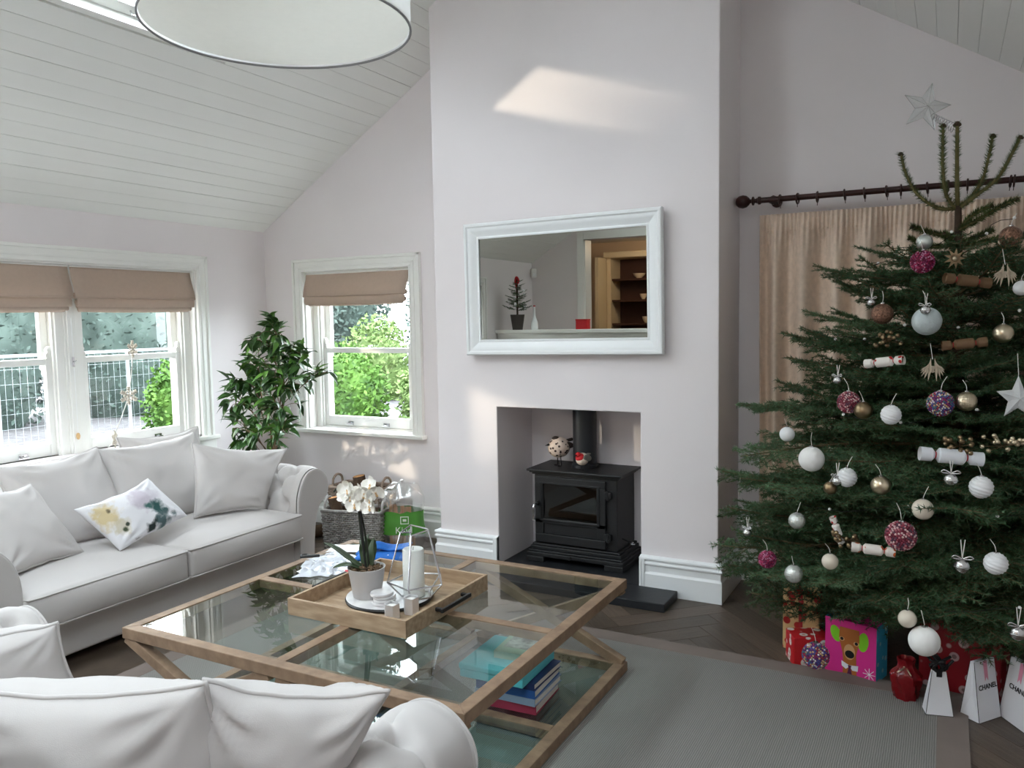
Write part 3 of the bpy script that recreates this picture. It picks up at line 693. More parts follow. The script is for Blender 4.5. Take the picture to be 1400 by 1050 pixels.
pillow('scatter_cushion', 'grey piped scatter cushion leaning on the far tufted arm', (-3.95, 3.29, .845), (-3.72, 3.83, .745), (-3.64, 3.545, .43), (-3.80, 3.16, .44), .17, 5)
pillow('scatter_cushion', 'grey scatter cushion in front, at the left edge of the photo on the bay sofa', (-3.93, 1.93, .80), (-4.00, 2.35, .775), (-3.77, 2.46, .425), (-3.69, 2.02, .43), .15, 6)
# flowered pillow: painted blossom and leaves on white cloth
def floral():
    m = mat('floral', (226, 226, 230), .85, bump=.1, bscale=400); nt = m.node_tree; b = nt.nodes['Principled BSDF']
    t = nt.nodes.new('ShaderNodeTexCoord'); cur_ = None
    nz = nt.nodes.new('ShaderNodeTexNoise'); nz.inputs['Scale'].default_value = 26; nz.inputs['Detail'].default_value = 6; nt.links.new(t.outputs['Object'], nz.inputs['Vector'])
    rgb = nt.nodes.new('ShaderNodeRGB'); rgb.outputs[0].default_value = lin((226, 226, 230))+(1,); cur_ = rgb.outputs[0]
    for c, r, col, amt in [((.05-.65*z_, y_, z_), r_, c_, a_) for (y_, z_), r_, c_, a_ in (((-.17, .03), .075, (206, 186, 132), .85), ((-.12, -.03), .05, (190, 180, 150), .7), ((.03, .06), .075, (188, 176, 190), .7), ((.10, .07), .05, (200, 196, 204), .7), ((.10, .0), .055, (44, 84, 82), 1), ((.10, -.05), .05, (84, 106, 108), 1), ((.05, .02), .03, (60, 100, 96), 1), ((-.15, .045), .016, (60, 50, 40), 1), ((.03, -.07), .03, (34, 46, 46), 1), ((.05, -.045), .022, (40, 56, 52), 1), ((-.04, -.12), .032, (56, 60, 70), 1), ((.17, -.035), .028, (70, 100, 100), .9), ((-.11, -.05), .016, (70, 80, 60), 1), ((-.09, -.03), .012, (60, 70, 60), 1))]:
        vd = nt.nodes.new('ShaderNodeVectorMath'); vd.operation = 'DISTANCE'; vd.inputs[1].default_value = c; nt.links.new(t.outputs['Object'], vd.inputs[0])
        ad = nt.nodes.new('ShaderNodeMath'); ad.operation = 'MULTIPLY_ADD'; ad.inputs[1].default_value = r*1.7; ad.inputs[2].default_value = -r*.85
        nt.links.new(nz.outputs['Fac'], ad.inputs[0]); su = nt.nodes.new('ShaderNodeMath'); su.operation = 'ADD'; nt.links.new(vd.outputs['Value'], su.inputs[0]); nt.links.new(ad.outputs[0], su.inputs[1])
        mr = nt.nodes.new('ShaderNodeMapRange'); mr.inputs['From Min'].default_value = r*1.12; mr.inputs['From Max'].default_value = r*.6; mr.inputs['To Max'].default_value = amt; nt.links.new(su.outputs[0], mr.inputs['Value'])
        mx = nt.nodes.new('ShaderNodeMix'); mx.data_type = 'RGBA'; mx.inputs['B'].default_value = lin(col)+(1,); nt.links.new(cur_, mx.inputs['A']); nt.links.new(mr.outputs['Result'], mx.inputs['Factor']); cur_ = mx.outputs['Result']
    nt.links.new(cur_, b.inputs['Base Color'])
floral()
pillow('lumbar_pillow', 'white oblong pillow printed with yellow blossom and dark green leaves', (-3.80, 2.44, .645), (-3.80, 2.87, .722), (-3.63, 2.975, .51), (-3.625, 2.555, .425), .13, 7, 'floral', False, pinch=.05)
# cushions of the foreground sofa
pillow('back_cushion', 'large grey piped cushion cut by the bottom left corner, seen from behind', (-1.86, .86, .80), (-1.235, 1.035, .865), (-1.24, 1.18, .43), (-1.93, 1.08, .43), .24, 11)
pillow('scatter_cushion', 'grey piped cushion with a pointed corner resting on the near tufted arm', (-1.27, 1.06, .855), (-.985, 1.275, .80), (-1.17, 1.30, .47), (-1.44, 1.12, .47), .2, 12)
pillow('scatter_cushion', 'grey cushion with an arched piped corner at the left edge, below the bay sofa', (-2.46, 1.02, .74), (-2.20, 1.345, .715), (-2.25, 1.44, .44), (-2.52, 1.10, .43), .17, 13)
# ------------------------------------------------------------------ coffee table
TX0, TX1, TY0, TY1, TZ = -2.708, -1.197, 1.898, 3.238, .42
tb = thing('coffee_table', 'large square oak coffee table with glass panes, lower shelf and crossed legs', 'coffee table', ((TX0+TX1)/2, (TY0+TY1)/2, .0118))
hx, hy = (TX1-TX0)/2, (TY1-TY0)/2; fw = .046; TT = TZ-.0118
def level(z0, z1, gz):
    for q in ([(-hx, -hy), (hx, -hy), (hx-fw, -hy+fw), (-hx+fw, -hy+fw)], [(hx, -hy), (hx, hy), (hx-fw, hy-fw), (hx-fw, -hy+fw)], [(hx, hy), (-hx, hy), (-hx+fw, hy-fw), (hx-fw, hy-fw)], [(-hx, hy), (-hx, -hy), (-hx+fw, -hy+fw), (-hx+fw, hy-fw)]):
        MB().prism(q, z0, z1).build('frame_rail', 'oak', tb, bevel=.0025)
    MB().bx(-.022, .022, -hy+fw, hy-fw, z0+.004, z1-.0005).build('cross_bar', 'oak', tb, bevel=.002)
    for sx in (-1, 1):
        xs = sorted((sx*.022, sx*(hx-fw))); MB().bx(xs[0], xs[1], -.022, .022, z0+.004, z1-.0005).build('cross_bar', 'oak', tb, bevel=.002)
        for sy in (-1, 1):
            ys = sorted((sy*.022, sy*(hy-fw))); MB().bx(xs[0]-(.004), xs[1]+.004, ys[0]-.004, ys[1]+.004, gz-.006, gz).build('pane', 'tableglass', tb)
level(TT-.042, TT, TT-.003); level(0, .042, .040)
for sy in (-1, 1):
    for sx in (-1, 1):
        for k in (0, 1):
            xa, xb = (sx*(hx-.012), sx*.02); za, zb = (.04, TT-.04) if k else (TT-.04, .04)
            p, q = Vector((xa, 0, za)), Vector((xb, 0, zb)); d = (q-p).normalized(); n = Vector((-d.z, 0, d.x))*.020
            yy = sy*(hy-.024); dd = .021 if k else .0205
            MB().prism([((p+n).x, (p+n).z), ((q+n).x, (q+n).z), ((q-n).x, (q-n).z), ((p-n).x, (p-n).z)], yy-dd, yy+dd, 'y').build('leg_brace', 'oak', tb, bevel=.002)
# ------------------------------------------------------------------ tray and what stands in it
ZT = TZ
tr = thing('serving_tray', 'shallow square wooden tray with black bar handles on the coffee table', 'tray', (-1.952, 2.565, ZT))
tx, ty = .280, .292
MB().bx(-tx+.012, tx-.012, -ty+.012, ty-.012, .001, .010).build('bottom_board', 'tray', tr)
for x0, x1, y0, y1 in ((-tx, tx, -ty, -ty+.013), (-tx, tx, ty-.013, ty), (-tx, -tx+.013, -ty+.013, ty-.013), (tx-.013, tx, -ty+.013, ty-.013)):
    MB().bx(x0, x1, y0, y1, 0, .066).build('side_board', 'tray', tr, bevel=.0015)
for sg in (-1, 1):
    MB().bx(sg*tx+min(0, sg*.034), sg*tx+max(0, sg*.034), -.105, -.091, .040, .054).bx(sg*tx+min(0, sg*.034), sg*tx+max(0, sg*.034), .075, .089, .040, .054).bx(sg*(tx+.034)-.006, sg*(tx+.034)+.006, -.112, .096, .039, .055).build('handle', 'blackmetal', tr, bevel=.003)
ZI = ZT+.010
mat('marble', (226, 224, 222), .3, col2=(196, 194, 196), vscale=14)
rbd = thing('round_board', 'round white marble board with a dark edge lying in the tray', 'board', (-1.965, 2.57, ZI))
MB().lathe([(.001, .016), (.168, .016), (.174, .0165)], 56, cap=False).build('marble_top', 'marble', rbd)
MB().lathe([(.001, .001), (.165, 0), (.176, .004), (.178, .010), (.174, .0162), (.17, .0158)], 56, cap=False).build('edge', 'blackmetal', rbd, smooth=40)
ZB = ZI+.0165
# orchid
mat('pot', (190, 188, 188), .55, var=.04, bump=.1); mat('chips', (120, 98, 74), .9, col2=(64, 50, 38), vscale=60)
mat('orchidleaf', (66, 84, 56), .4, col2=(46, 62, 42), vscale=8); mat('petal', (240, 238, 232), .6, sub=.2); mat('lip', (206, 170, 120), .6); mat('stemdark', (40, 44, 34), .6)
oc = thing('potted_orchid', 'white moth orchid in a pale grey pot standing on the tray', 'plant', (-2.035, 2.515, ZB))
MB().lathe([(.052, 0), (.056, .004), (.074, .118), (.076, .122), (.072, .122), (.066, .104), (.001, .104)], 36, cap=False).build('pot', 'pot', oc, smooth=40)
rr = random.Random(5); m = MB()
for i in range(110):
    a = rr.uniform(0, 2*pi); r = .062*sqrt(rr.random()); M = trans(r*cos(a), r*sin(a), .108+rr.uniform(0, .012)) @ Matrix.Rotation(rr.uniform(0, 6), 4, Vector((rr.random(), rr.random(), rr.random()+.1)).normalized())
    m.bx(-.009, .009, -.005, .005, -.003, .003, M)
tag(m.build('bark_chips', 'chips', oc), 'brown bark chips', kind='stuff')
def strap(name, pts, wid, mname, parent, fold=.25, n=14, loc=None):
    P = spline(pts, 6); k = len(P); m = MB(); vs = []
    for i, p in enumerate(P):
        f = i/(k-1); t = (P[min(i+1, k-1)]-P[max(i-1, 0)]).normalized(); s_ = t.cross(Vector((0, 0, 1))); s_ = s_.normalized() if s_.length > .01 else Vector((1, 0, 0)); up = s_.cross(t)
        w = wid*(sin(pi*min(1, f*.92+.10))**.6)
        for q in (-1, -.5, 0, .5, 1): vs.append(p + s_*q*w + up*abs(q)*w*fold)
    m.add(vs, [(i*5+j, i*5+j+1, (i+1)*5+j+1, (i+1)*5+j) for i in range(k-1) for j in range(4)])
    o = m.build(name, mname, parent, loc=loc, smooth=180); s = o.modifiers.new('thick', 'SOLIDIFY'); s.thickness = .0022; return o
strap('leaf', [(-.01, 0, .11), (-.06, -.02, .145), (-.12, -.04, .19), (-.165, -.06, .215)], .022, 'orchidleaf', oc)
strap('leaf', [(-.02, .03, .11), (-.03, .05, .17), (-.035, .055, .215), (-.03, .06, .235)], .036, 'orchidleaf', oc, .12)
strap('leaf', [(0, -.01, .11), (-.05, -.05, .135), (-.10, -.085, .128)], .026, 'orchidleaf', oc)
strap('leaf', [(.005, .01, .11), (.0, .03, .17), (.006, .045, .23)], .02, 'orchidleaf', oc, .2)
stems = [[(0, 0, .10), (-.015, 0, .2), (-.025, -.005, .33), (-.02, -.01, .40), (.02, -.02, .432), (.075, -.03, .43)], [(.005, .01, .10), (-.005, .01, .22), (-.03, .01, .34), (-.06, .0, .42), (-.10, -.02, .445), (-.13, -.03, .42)]]
for s_ in stems: MB().tube(spline(s_, 6), .0042, 6).build('stem', 'stemdark', oc, smooth=180)
MB().tube([(.003, -.004, .10), (-.02, -.004, .36)], .003, 6).build('support_stick', 'blackmetal', oc)
def petal_disc(m, M, rx, ry):
    vs = [(0, 0, 0)]; n = 10
    for r in (.55, 1):
        for i in range(n):
            a = 2*pi*i/n; vs.append((ry + ry*r*cos(a), rx*r*sin(a), .010*r*r+.006*cos(2*a)*r))
    vs[0] = (ry, 0, 0)
    m.add(vs, [(0, 1+i, 1+(i+1) % n) for i in range(n)] + [(1+i, 1+n+i, 1+n+(i+1) % n, 1+(i+1) % n) for i in range(n)], M)
fm = MB()
for a, rx, ry in ((90, .016, .022), (215, .016, .021), (325, .016, .021), (5, .024, .022), (175, .024, .022)): petal_disc(fm, rotm('Z', a) @ rotm('Y', -12), rx, ry)
fm = fm.mesh('flower', 'petal', 180)
lipm = MB().sphere((0, 0, .008), .008, 8, 6, (.8, 1.1, 1)).sphere((0, -.012, .012), .006, 8, 6, (1, 1.2, .6)).mesh('lip', 'lip', 180)
fl_ = [(-.06, .386), (-.018, .37), (.03, .378), (.075, .352), (.02, .312), (-.05, .345), (-.095, .392), (.10, .395), (.058, .418), (-.02, .315), (.065, .315), (-.085, .35)]
for i, (x, z) in enumerate(fl_):
    o = link('flower', fm, oc, (x*.85+.02, -.03-.03*rr.random(), .42+(z-.36)*.75), (radians(90+rr.uniform(-25, 20)), radians(rr.uniform(-20, 20)), radians(rr.uniform(-30, 50))))
    s_ = rr.uniform(.80, .98); o.scale = (s_, s_, s_); link('lip', lipm, o)
# stack of coasters
for i in range(4):
    lb = ['lowest', 'second from the bottom', 'third from the bottom', 'topmost'][i]
    MBc = MB().lathe([(.001, 0), (.043, 0), (.045, .003), (.045, .008), (.043, .011), (.001, .011)], 32)
    o = MBc.build('coaster', 'marble', None, (-1.925+.004*(i % 2)-(.012 if i == 3 else 0), 2.476+.003*i-(.008 if i == 3 else 0), ZB+.0112*i), smooth=40)
    tag(o, 'round white stone coaster, %s of the stack beside the orchid pot' % lb, 'coaster', 'stack of coasters')
# glass lantern with a candle
LX, LY = -1.853, 2.605
ln = thing('glass_lantern', 'faceted glass lantern with thin silver edges on the round board', 'lantern', (LX, LY, ZB))
rings_ = [(.062, .002), (.118, .062), (.060, .262)]; n6 = 5; a0 = radians(-72)
pt = lambda k, i: Vector((rings_[k][0]*cos(a0+2*pi*i/n6), rings_[k][0]*sin(a0+2*pi*i/n6), rings_[k][1] + (.014*(i % 2) if k == 2 else 0)))
for i in range(n6):
    for k in range(3): MB().tube([pt(k, i), pt(k, i+1)], .0034, 6).build('edge_rod', 'steel', ln)
    for k in range(2): MB().tube([pt(k, i), pt(k+1, i)], .0034, 6).build('edge_rod', 'steel', ln)
    for k in range(2): MB().add([pt(k, i), pt(k, i+1), pt(k+1, i+1), pt(k+1, i)], [(0, 1, 2, 3)]).build('pane', 'clearglass', ln)
MB().add([pt(0, i) for i in range(n6)], [tuple(range(n6))]).build('floor_pane', 'clearglass', ln)
mat('wax', (240, 240, 236), .5)
cd = thing('pillar_candle', 'thick white pillar candle inside the glass lantern', 'candle', (LX-.014, LY-.003, ZB+.003))
MB().lathe([(.042, 0), (.043, .003), (.043, .186), (.040, .19), (.03, .186), (.001, .184)], 32).build('wax', 'wax', cd, smooth=40)
MB().tube([(0, 0, .183), (.002, 0, .197)], .0012, 6).build('wick', 'blackmetal', cd)
mat('cupsilver', (226, 226, 228), .32, metal=.55)
# two hexagonal silver tealight cups
for (x, y, h, lb) in ((-1.828, 2.402, .058, 'front'), (-1.79, 2.474, .066, 'back')):
    t = thing('tealight_holder', 'small hexagonal silver tealight cup in the tray, the %s one of two' % ('nearer' if lb == 'front' else 'farther'), 'candle holder', (x, y, ZI), radians(14), 'silver tealight cups')
    hexp = lambda r: [(r*cos(pi/3*i), r*sin(pi/3*i)) for i in range(6)]
    m = MB(); o_, i_ = hexp(.031), hexp(.0275)
    vs = [(a, b, 0) for a, b in o_] + [(a, b, h-.004*(k % 2)) for k, (a, b) in enumerate(o_)] + [(a, b, h-.004*(k % 2)) for k, (a, b) in enumerate(i_)] + [(a, b, h-.022) for a, b in i_]
    fs = [tuple(range(5, -1, -1))] + [(r*6+i, r*6+(i+1) % 6, (r+1)*6+(i+1) % 6, (r+1)*6+i) for r in range(3) for i in range(6)] + [tuple(range(18, 24))]
    m.add(vs, fs); m.build('cup', 'cupsilver', t, bevel=.0008)
    MB().lathe([(.019, h-.021), (.019, h-.010), (.001, h-.012)], 18).build('tealight', 'wax', t)
# parcels, papers and scissors on the table
mat('plastic', (208, 212, 220), .18, spec=.7); mat('paper', (236, 236, 236), .8); mat('bluecloth', (28, 104, 190), .7, var=.1, vscale=30); mat('navy', (40, 52, 104), .6); mat('redprint', (190, 50, 60), .6)
def sheet_pile(name, label, cat, loc, rz, w, d, m_, seed, h=.012, bumpy=.018):
    m = MB()
    def fn(u, v):
        e = 1-.35*abs(noise.noise((u*3+seed, v*3, 5)))
        x, y = (u-.5)*w*e, (v-.5)*d*e; q = min(1, 6*min(u, 1-u, v, 1-v))
        return (x, y, .0012 + q*(h*.5+bumpy*abs(noise.noise((u*5+seed, v*5, 2)))))
    m.grid(26, 22, fn); o = m.build(name, m_, None, loc, (0, 0, rz), smooth=25)
    return tag(o, label, cat)
sheet_pile('plastic_wrapper', 'crumpled clear plastic wrapper by the tray edge', 'packaging', (-2.50, 2.79, ZT), .5, .24, .26, 'plastic', 3, .012, .03)
sheet_pile('plastic_wrapper', 'flatter white plastic packet under the dark scissors', 'packaging', (-2.555, 2.93, ZT), -.2, .22, .18, 'plastic', 9, .006, .018)
sheet_pile('paper_sheet', 'white paper sheet lying beneath the blue cloth packet', 'paper', (-2.60, 3.10, ZT), .4, .22, .14, 'paper', 14, .003, .006)
# folded blue cloth packet: two slabs leaning together
bc = thing('cloth_packet', 'bright blue folded cloth packet behind the orchid', 'cloth', (-2.37, 3.06, ZT), radians(24))
MB().soft(.12, .07, .008, .008, 4, puff=.012, c=(.0, -.02, .0095)).build('lower_fold', 'bluecloth', bc, smooth=180)
def fold(u, v):
    x = (u-.5)*.26; return (x, .02+(v-.5)*.1+.01*sin(x*30), .018+.055*exp(-((x+.03)/.05)**2)*(1-abs(v-.5)*.8)+.03*max(0, x+.02)/.15*1.2)
MB().grid(24, 8, fold).build('raised_fold', 'bluecloth', bc, smooth=180).modifiers.new('t', 'SOLIDIFY').thickness = .006
MB().bx(.035, .041, -.07, .03, .018, .0262).build('stitching', 'paper', bc)
sc_ = thing('scissors', 'dark-handled scissors lying on the plastic packet', 'scissors', (-2.555, 2.80, ZT+.046), radians(40))
MB().soft(.045, .011, .006, .006, 4, c=(-.03, 0, .004)).build('handle', 'blackmetal', sc_, smooth=180)
torus(MB(), (-.055, .016, .004), .016, .005, 'z').build('finger_loop', 'blackmetal', sc_, smooth=180)
MB().prism([(.01, -.006), (.09, -.001), (.09, .001), (.01, .007)], .002, .005).build('blade', 'steel', sc_)
t = thing('leaflet', 'small leaflet with red and navy print beside the orchid pot', 'leaflet', (-2.33, 2.80, ZT+.001), radians(30))
MB().bx(-.06, .06, -.04, .04, 0, .004).build('sheet', 'paper', t); MB().bx(-.05, -.01, -.03, .03, .004, .0046).build('red_panel', 'redprint', t); MB().bx(.01, .05, -.03, .03, .004, .0046).build('navy_panel', 'navy', t)
# books on the lower glass shelf
ZS = .0118+.0405
mat('teal', (92, 190, 200), .5); mat('bookblue', (44, 92, 160), .5); mat('bookpale', (150, 170, 196), .5); mat('bookred', (168, 60, 84), .5); mat('pages', (226, 222, 212), .8)
mat('photo', (212, 208, 202), .5, col2=(110, 100, 98), vscale=22); mat('bookgreen', (176, 190, 170), .6); mat('bookdark', (36, 48, 92), .5)
def book(label, z, w, d, h, cov, x=-1.47, y=2.74, rz=0, photo=False):
    t = thing('book', label, 'book', (x, y, z), rz, 'books on the lower shelf')
    MB().bx(-w/2+.004, w/2-.004, -d/2+.003, d/2-.004, .003, h-.003).build('pages', 'pages', t)
    MB().bx(-w/2, w/2, -d/2, d/2, 0, .003).bx(-w/2, w/2, -d/2, d/2, h-.003, h).bx(-w/2, w/2, -d/2, -d/2+.003, .003, h-.003).build('cover', cov, t)
    if photo: MB().bx(-w/2+.02, w/2-.004, -d/2+.05, d/2-.004, h, h+.0006).build('cover_photo', 'photo', t)
    return t, z+h+.0006
z = ZS
_, z = book('thick crimson book at the bottom of the shelf stack', z, .25, .24, .036, 'bookred', rz=.06)
_, z = book('pale blue book resting on the crimson one', z, .26, .25, .028, 'bookpale', rz=.02)
_, z = book('mid-blue book with white lettering in the middle of the stack', z, .25, .25, .032, 'bookblue', rz=.05)
_, z = book('navy book just under the turquoise box', z, .26, .24, .026, 'bookdark', rz=.0)
z0_ = z
t = thing('storage_box', 'turquoise lidded box lying on the books under the glass', 'box', (-1.50, 2.71, z), radians(2), None)
MB().soft(.135, .15, .016, .006, 3, c=(0, 0, .016)).build('base', 'teal', t, smooth=40); MB().soft(.138, .153, .012, .006, 3, c=(0, 0, .044)).build('lid', 'teal', t, smooth=40)
book('small pale green book with a photo cover on the turquoise box', z+.0565, .17, .17, .028, 'bookgreen', -1.455, 2.745, .1, True)
# ------------------------------------------------------------------ pendant lamp
translucent('shade', (244, 244, 244), .45); translucent('diffuser', (248, 247, 243), .7); mat('rim', (150, 150, 152), .5)
lm = thing('pendant_lamp', 'big white drum pendant lamp hanging from the ridge', 'lamp', (-1.905, 2.005, 2.49)); R_ = .418
MB().lathe([(R_-.002, 0), (R_, 0), (R_, .34), (R_-.002, .34)], 72, cap=False).build('shade', 'shade', lm, smooth=40)
MB().lathe([(.001, .010), (R_-.006, .010), (R_-.006, .014), (.001, .014)], 72, cap=False).build('diffuser', 'diffuser', lm)
torus(MB(), (0, 0, .001), R_-.001, .004, 'z', 72, 6).build('bottom_rim', 'rim', lm, smooth=180); torus(MB(), (0, 0, .34), R_-.001, .004, 'z', 72, 6).build('top_rim', 'rim', lm, smooth=180)
m = MB()
for a in range(3): m.tube([(0, 0, .33), (R_*cos(a*2.094), R_*sin(a*2.094), .33)], .004, 6)
m.build('spider', 'steel', lm); MB().tube([(0, 0, .33), (.03, 0, ZRI-2.49-.01)], .004, 8).build('cord', 'coolwhite', lm)
MB().lathe([(.001, -.05), (.055, -.04), (.06, 0)], 24, (.03, 0, ZRI-2.49-.002)).build('ceiling_rose', 'white', lm, smooth=50)

# ------------------------------------------------------------------ ficus in the corner
pl_ = thing('ficus_plant', 'leafy green ficus in the corner between the two windows', 'plant', (-4.24, 4.22, 0))
mat('potdark', (70, 64, 60), .7)
MB().lathe([(.10, 0), (.11, .01), (.14, .26), (.145, .28), (.13, .28), (.12, .24), (.001, .24)], 28, cap=False).build('pot', 'potdark', pl_, smooth=40)
rp = random.Random(21)
CL = [(-4.076, 1.50, .13, 26), (-4.18, 1.42, .14, 26), (-4.33, 1.25, .14, 26), (-4.45, 1.14, .13, 24), (-4.50, 1.01, .12, 20), (-4.38, 1.01, .13, 18), (-3.99, 1.28, .13, 24), (-3.86, 1.29, .10, 16), (-3.74, 1.17, .09, 14), (-4.0, 1.13, .15, 24), (-4.04, .98, .15, 22), (-4.14, .87, .14, 20), (-4.45, .81, .12, 16), (-4.34, .76, .11, 14), (-4.26, .68, .10, 12), (-4.03, .80, .09, 10), (-4.12, 1.20, .14, 20), (-4.48, .70, .07, 7)]
base = Vector((-4.24, 4.22, 0)); tops = [Vector((.16, -.02, 1.25)), Vector((-.08, .03, 1.15)), Vector((.05, .05, 1.0))]
for k, tp in enumerate(tops):
    pts = [(.02*cos(k*2.1), .02*sin(k*2.1), .24)] + [(tp.x*f+.025*sin(f*9+k*2.1), tp.y*f+.025*cos(f*9+k*2.1), .24+(tp.z-.24)*f) for f in (.15, .3, .45, .6, .75, .9, 1)]
    MB().tube(spline(pts, 4), [.013-.009*i/28 for i in range(29)], 8).build('stem', 'bark', pl_, smooth=180)
def leaf_mesh(nm, m_, L, W, droop):
    vs = []; n = 7
    for i in range(n):
        f = i/(n-1); w = W*sin(pi*f**.85)**.85*(1-.25*f) if 0 < f < 1 else .0008
        z = -droop*f*f*L
        vs += [(f*L, -w, z+w*.35), (f*L, 0, z), (f*L, w, z+w*.35)]
    return MB().add(vs, [(i*3+j, (i+1)*3+j, (i+1)*3+j+1, i*3+j+1) for i in range(n-1) for j in (0, 1)]).mesh(nm, m_, 180)
LM = [leaf_mesh('leaf', 'leaf', .098, .022, .25), leaf_mesh('leaf', 'leaf', .09, .021, .5), leaf_mesh('leaf', 'leaf2', .094, .021, .35), leaf_mesh('leaf', 'leaf', .085, .02, .1), leaf_mesh('leaf', 'leaf2', .088, .02, .6)]
twig = MB(); leaves = []
for (cx, cz, cr, cnt) in CL:
    c = Vector((cx+4.24, rp.uniform(-.10, .02), cz)); ax = min(tops, key=lambda t_: (t_-c).length); root = Vector((ax.x*.7*max(.3, c.z/1.5), 0, max(.5, c.z-.22)))
    for q in range(max(4, cnt//3)):
        d = Vector((rp.gauss(0, 1), rp.gauss(-.25, .9), rp.gauss(.1, .8))).normalized(); tip = c+d*cr*rp.uniform(.5, 1.25)
        pts = spline([root, root.lerp(c, .6)+Vector((0, 0, .03)), c.lerp(tip, .5)+Vector((0, 0, .015)), tip], 4); twig.tube(pts, .0022, 5)
        for i in range(7):
            p = pts[len(pts)-1-int(i*1.3)]; dd = (d + Vector((rp.gauss(0, .7), rp.gauss(-.15, .7), rp.gauss(-.1, .5)))).normalized()
            leaves.append((p, dd, rp.randrange(5) if c.x < .1 else rp.choice((0, 2, 2, 4, 1))))
twig.build('twigs', 'bark', pl_, smooth=180)
print('leaves', len(leaves)); rp.shuffle(leaves)
extra = MB()
for i, (p, d, k) in enumerate(leaves):
    ry = -math.asin(max(-1, min(1, d.z))); rz = atan2(d.y, d.x); s_ = rp.uniform(.85, 1.25)
    w = base+p
    if w.x < XL+.05: p = Vector((XL+.06-base.x, p.y, p.z)); 
    if i < 300:
        o = link('leaf', LM[k], pl_, p, (rp.uniform(-.7, .7), ry, rz)); o.scale = (s_, s_, s_)
    else:
        M = trans(*p) @ Matrix.Rotation(rz, 4, 'Z') @ Matrix.Rotation(ry, 4, 'Y') @ Matrix.Rotation(rp.uniform(-.7, .7), 4, 'X') @ Matrix.Scale(s_, 4)
        me = LM[k]; extra.add([v.co for v in me.vertices], [tuple(f.vertices) for f in me.polygons], M)
if extra.v: tag(extra.build('leaves', 'leaf', pl_, smooth=180), 'inner green leaves', kind='stuff')

# ------------------------------------------------------------------ wicker baskets and log bag by the chimney
mat('wicker', (176, 173, 170), .85, col2=(130, 126, 122), vscale=30); mat('wickerbrown', (176, 156, 140), .85, col2=(134, 116, 102), vscale=30); mat('logwood', (196, 142, 92), .8, var=.2, vscale=20); mat('logbark', (96, 76, 60), .95, var=.25, vscale=30, bump=.5)
def basket(label, loc, rz, w, d, h, m_, flare=1.06, handles=True):
    t = thing('wicker_basket', label, 'basket', loc, rz)
    def rect(f, k):   # rounded rectangle path, f 0..1
        hw_, hd = w/2*k, d/2*k; per = 2*(w+d); s = f*per
        for (L, a, b) in ((w, (-1, -1), (1, -1)), (d, (1, -1), (1, 1)), (w, (1, 1), (-1, 1)), (d, (-1, 1), (-1, -1))):
            if s <= L+1e-9:
                q = s/L; x, y = a[0]+(b[0]-a[0])*q, a[1]+(b[1]-a[1])*q; return Vector((x*hw_, y*hd, 0)), Vector((b[1]-a[1], a[0]-b[0], 0)).normalized()
            s -= L
        return Vector((-hw_, -hd, 0)), Vector((0, -1, 0))
    m = MB(); rows = int(h/.0135); nst = int(2*(w+d)/.028)//2*2
    for r in range(rows):
        z = .008+r*.0135; k = 1+(flare-1)*z/h; pts = []
        for i in range(nst*2):
            p, n = rect(i/(nst*2), k); wv = .0045*sin(pi*i/2*1.0+pi*r) if i % 2 else 0
            pts.append(p+n*(.0065*(1 if (i//2+r) % 2 else -1) if i % 2 == 0 else 0)+Vector((0, 0, z)))
        m.tube(pts, .0064, 5, closed=True)
    tag(m.build('weave', m_, t, smooth=180), kind='stuff')
    m = MB()
    for i in range(0, nst*2, 2):
        p, n = rect(i/(nst*2), 1); q, _ = rect(i/(nst*2), flare); m.tube([p+Vector((0, 0, .004)), q+Vector((0, 0, h))], .004, 5)
    tag(m.build('stakes', m_, t, smooth=180), kind='stuff')
    rim = [rect(i/48, flare)[0]+Vector((0, 0, h)) for i in range(48)]
    MB().tube(rim, .011, 7, closed=True).build('rim', m_, t, smooth=180)
    MB().bx(-w/2+.01, w/2-.01, -d/2+.01, d/2-.01, .002, .01).bx(-w/2*1.0+.010, -w/2+.014, -d/2+.012, d/2-.012, .01, h-.01).bx(w/2-.014, w/2-.010, -d/2+.012, d/2-.012, .01, h-.01).bx(-w/2+.012, w/2-.012, -d/2+.010, -d/2+.014, .01, h-.01).bx(-w/2+.012, w/2-.012, d/2-.014, d/2-.010, .01, h-.01).build('lining', 'logbark', t)
    if handles:
        for sx in (-1, 1):
            x = sx*w/2*flare; MB().tube(spline([(x, -.06, h), (x, -.05, h+.05), (x, 0, h+.075), (x, .05, h+.05), (x, .06, h)], 5), .009, 7).build('handle', m_, t, smooth=180)
    return t
basket('grey wicker log basket in front, its flat side turned to the room', (-3.545, 4.30, 0), radians(14), .40, .20, .27, 'wicker')
basket('brown wicker basket behind the grey one', (-3.72, 4.575, 0), radians(4), .40, .22, .36, 'wickerbrown')
def log(label, loc, rot, L, r):
    t = thing('firewood_log', label, 'log', loc, rot=rot, group='firewood')
    MB().tube([(-L/2, 0, 0), (0, .004, .003), (L/2, 0, 0)], r, 10).build('bark', 'logbark', t, smooth=50)
    for s in (-1, 1): MB().lathe([(.001, 0), (r*.93, 0), (r*.93, .002), (.001, .002)], 10, M=trans(s*(L/2+.001), 0, 0) @ rotm('Y', 90)).build('cut_end', 'logwood', t)
log('split log standing at the left inside the grey basket', (-3.70, 4.28, .19), (0, radians(80), .3), .30, .042)
log('log leaning at the right inside the grey basket', (-3.47, 4.33, .20), (0, radians(70), .2), .32, .038)
log('log in the middle of the brown basket', (-3.70, 4.56, .25), (0, radians(82), .6), .38, .045)
log('orange-ended log lying on the floor left of the grey basket', (-3.98, 4.33, .046), (0, 0, radians(68)), .26, .045)
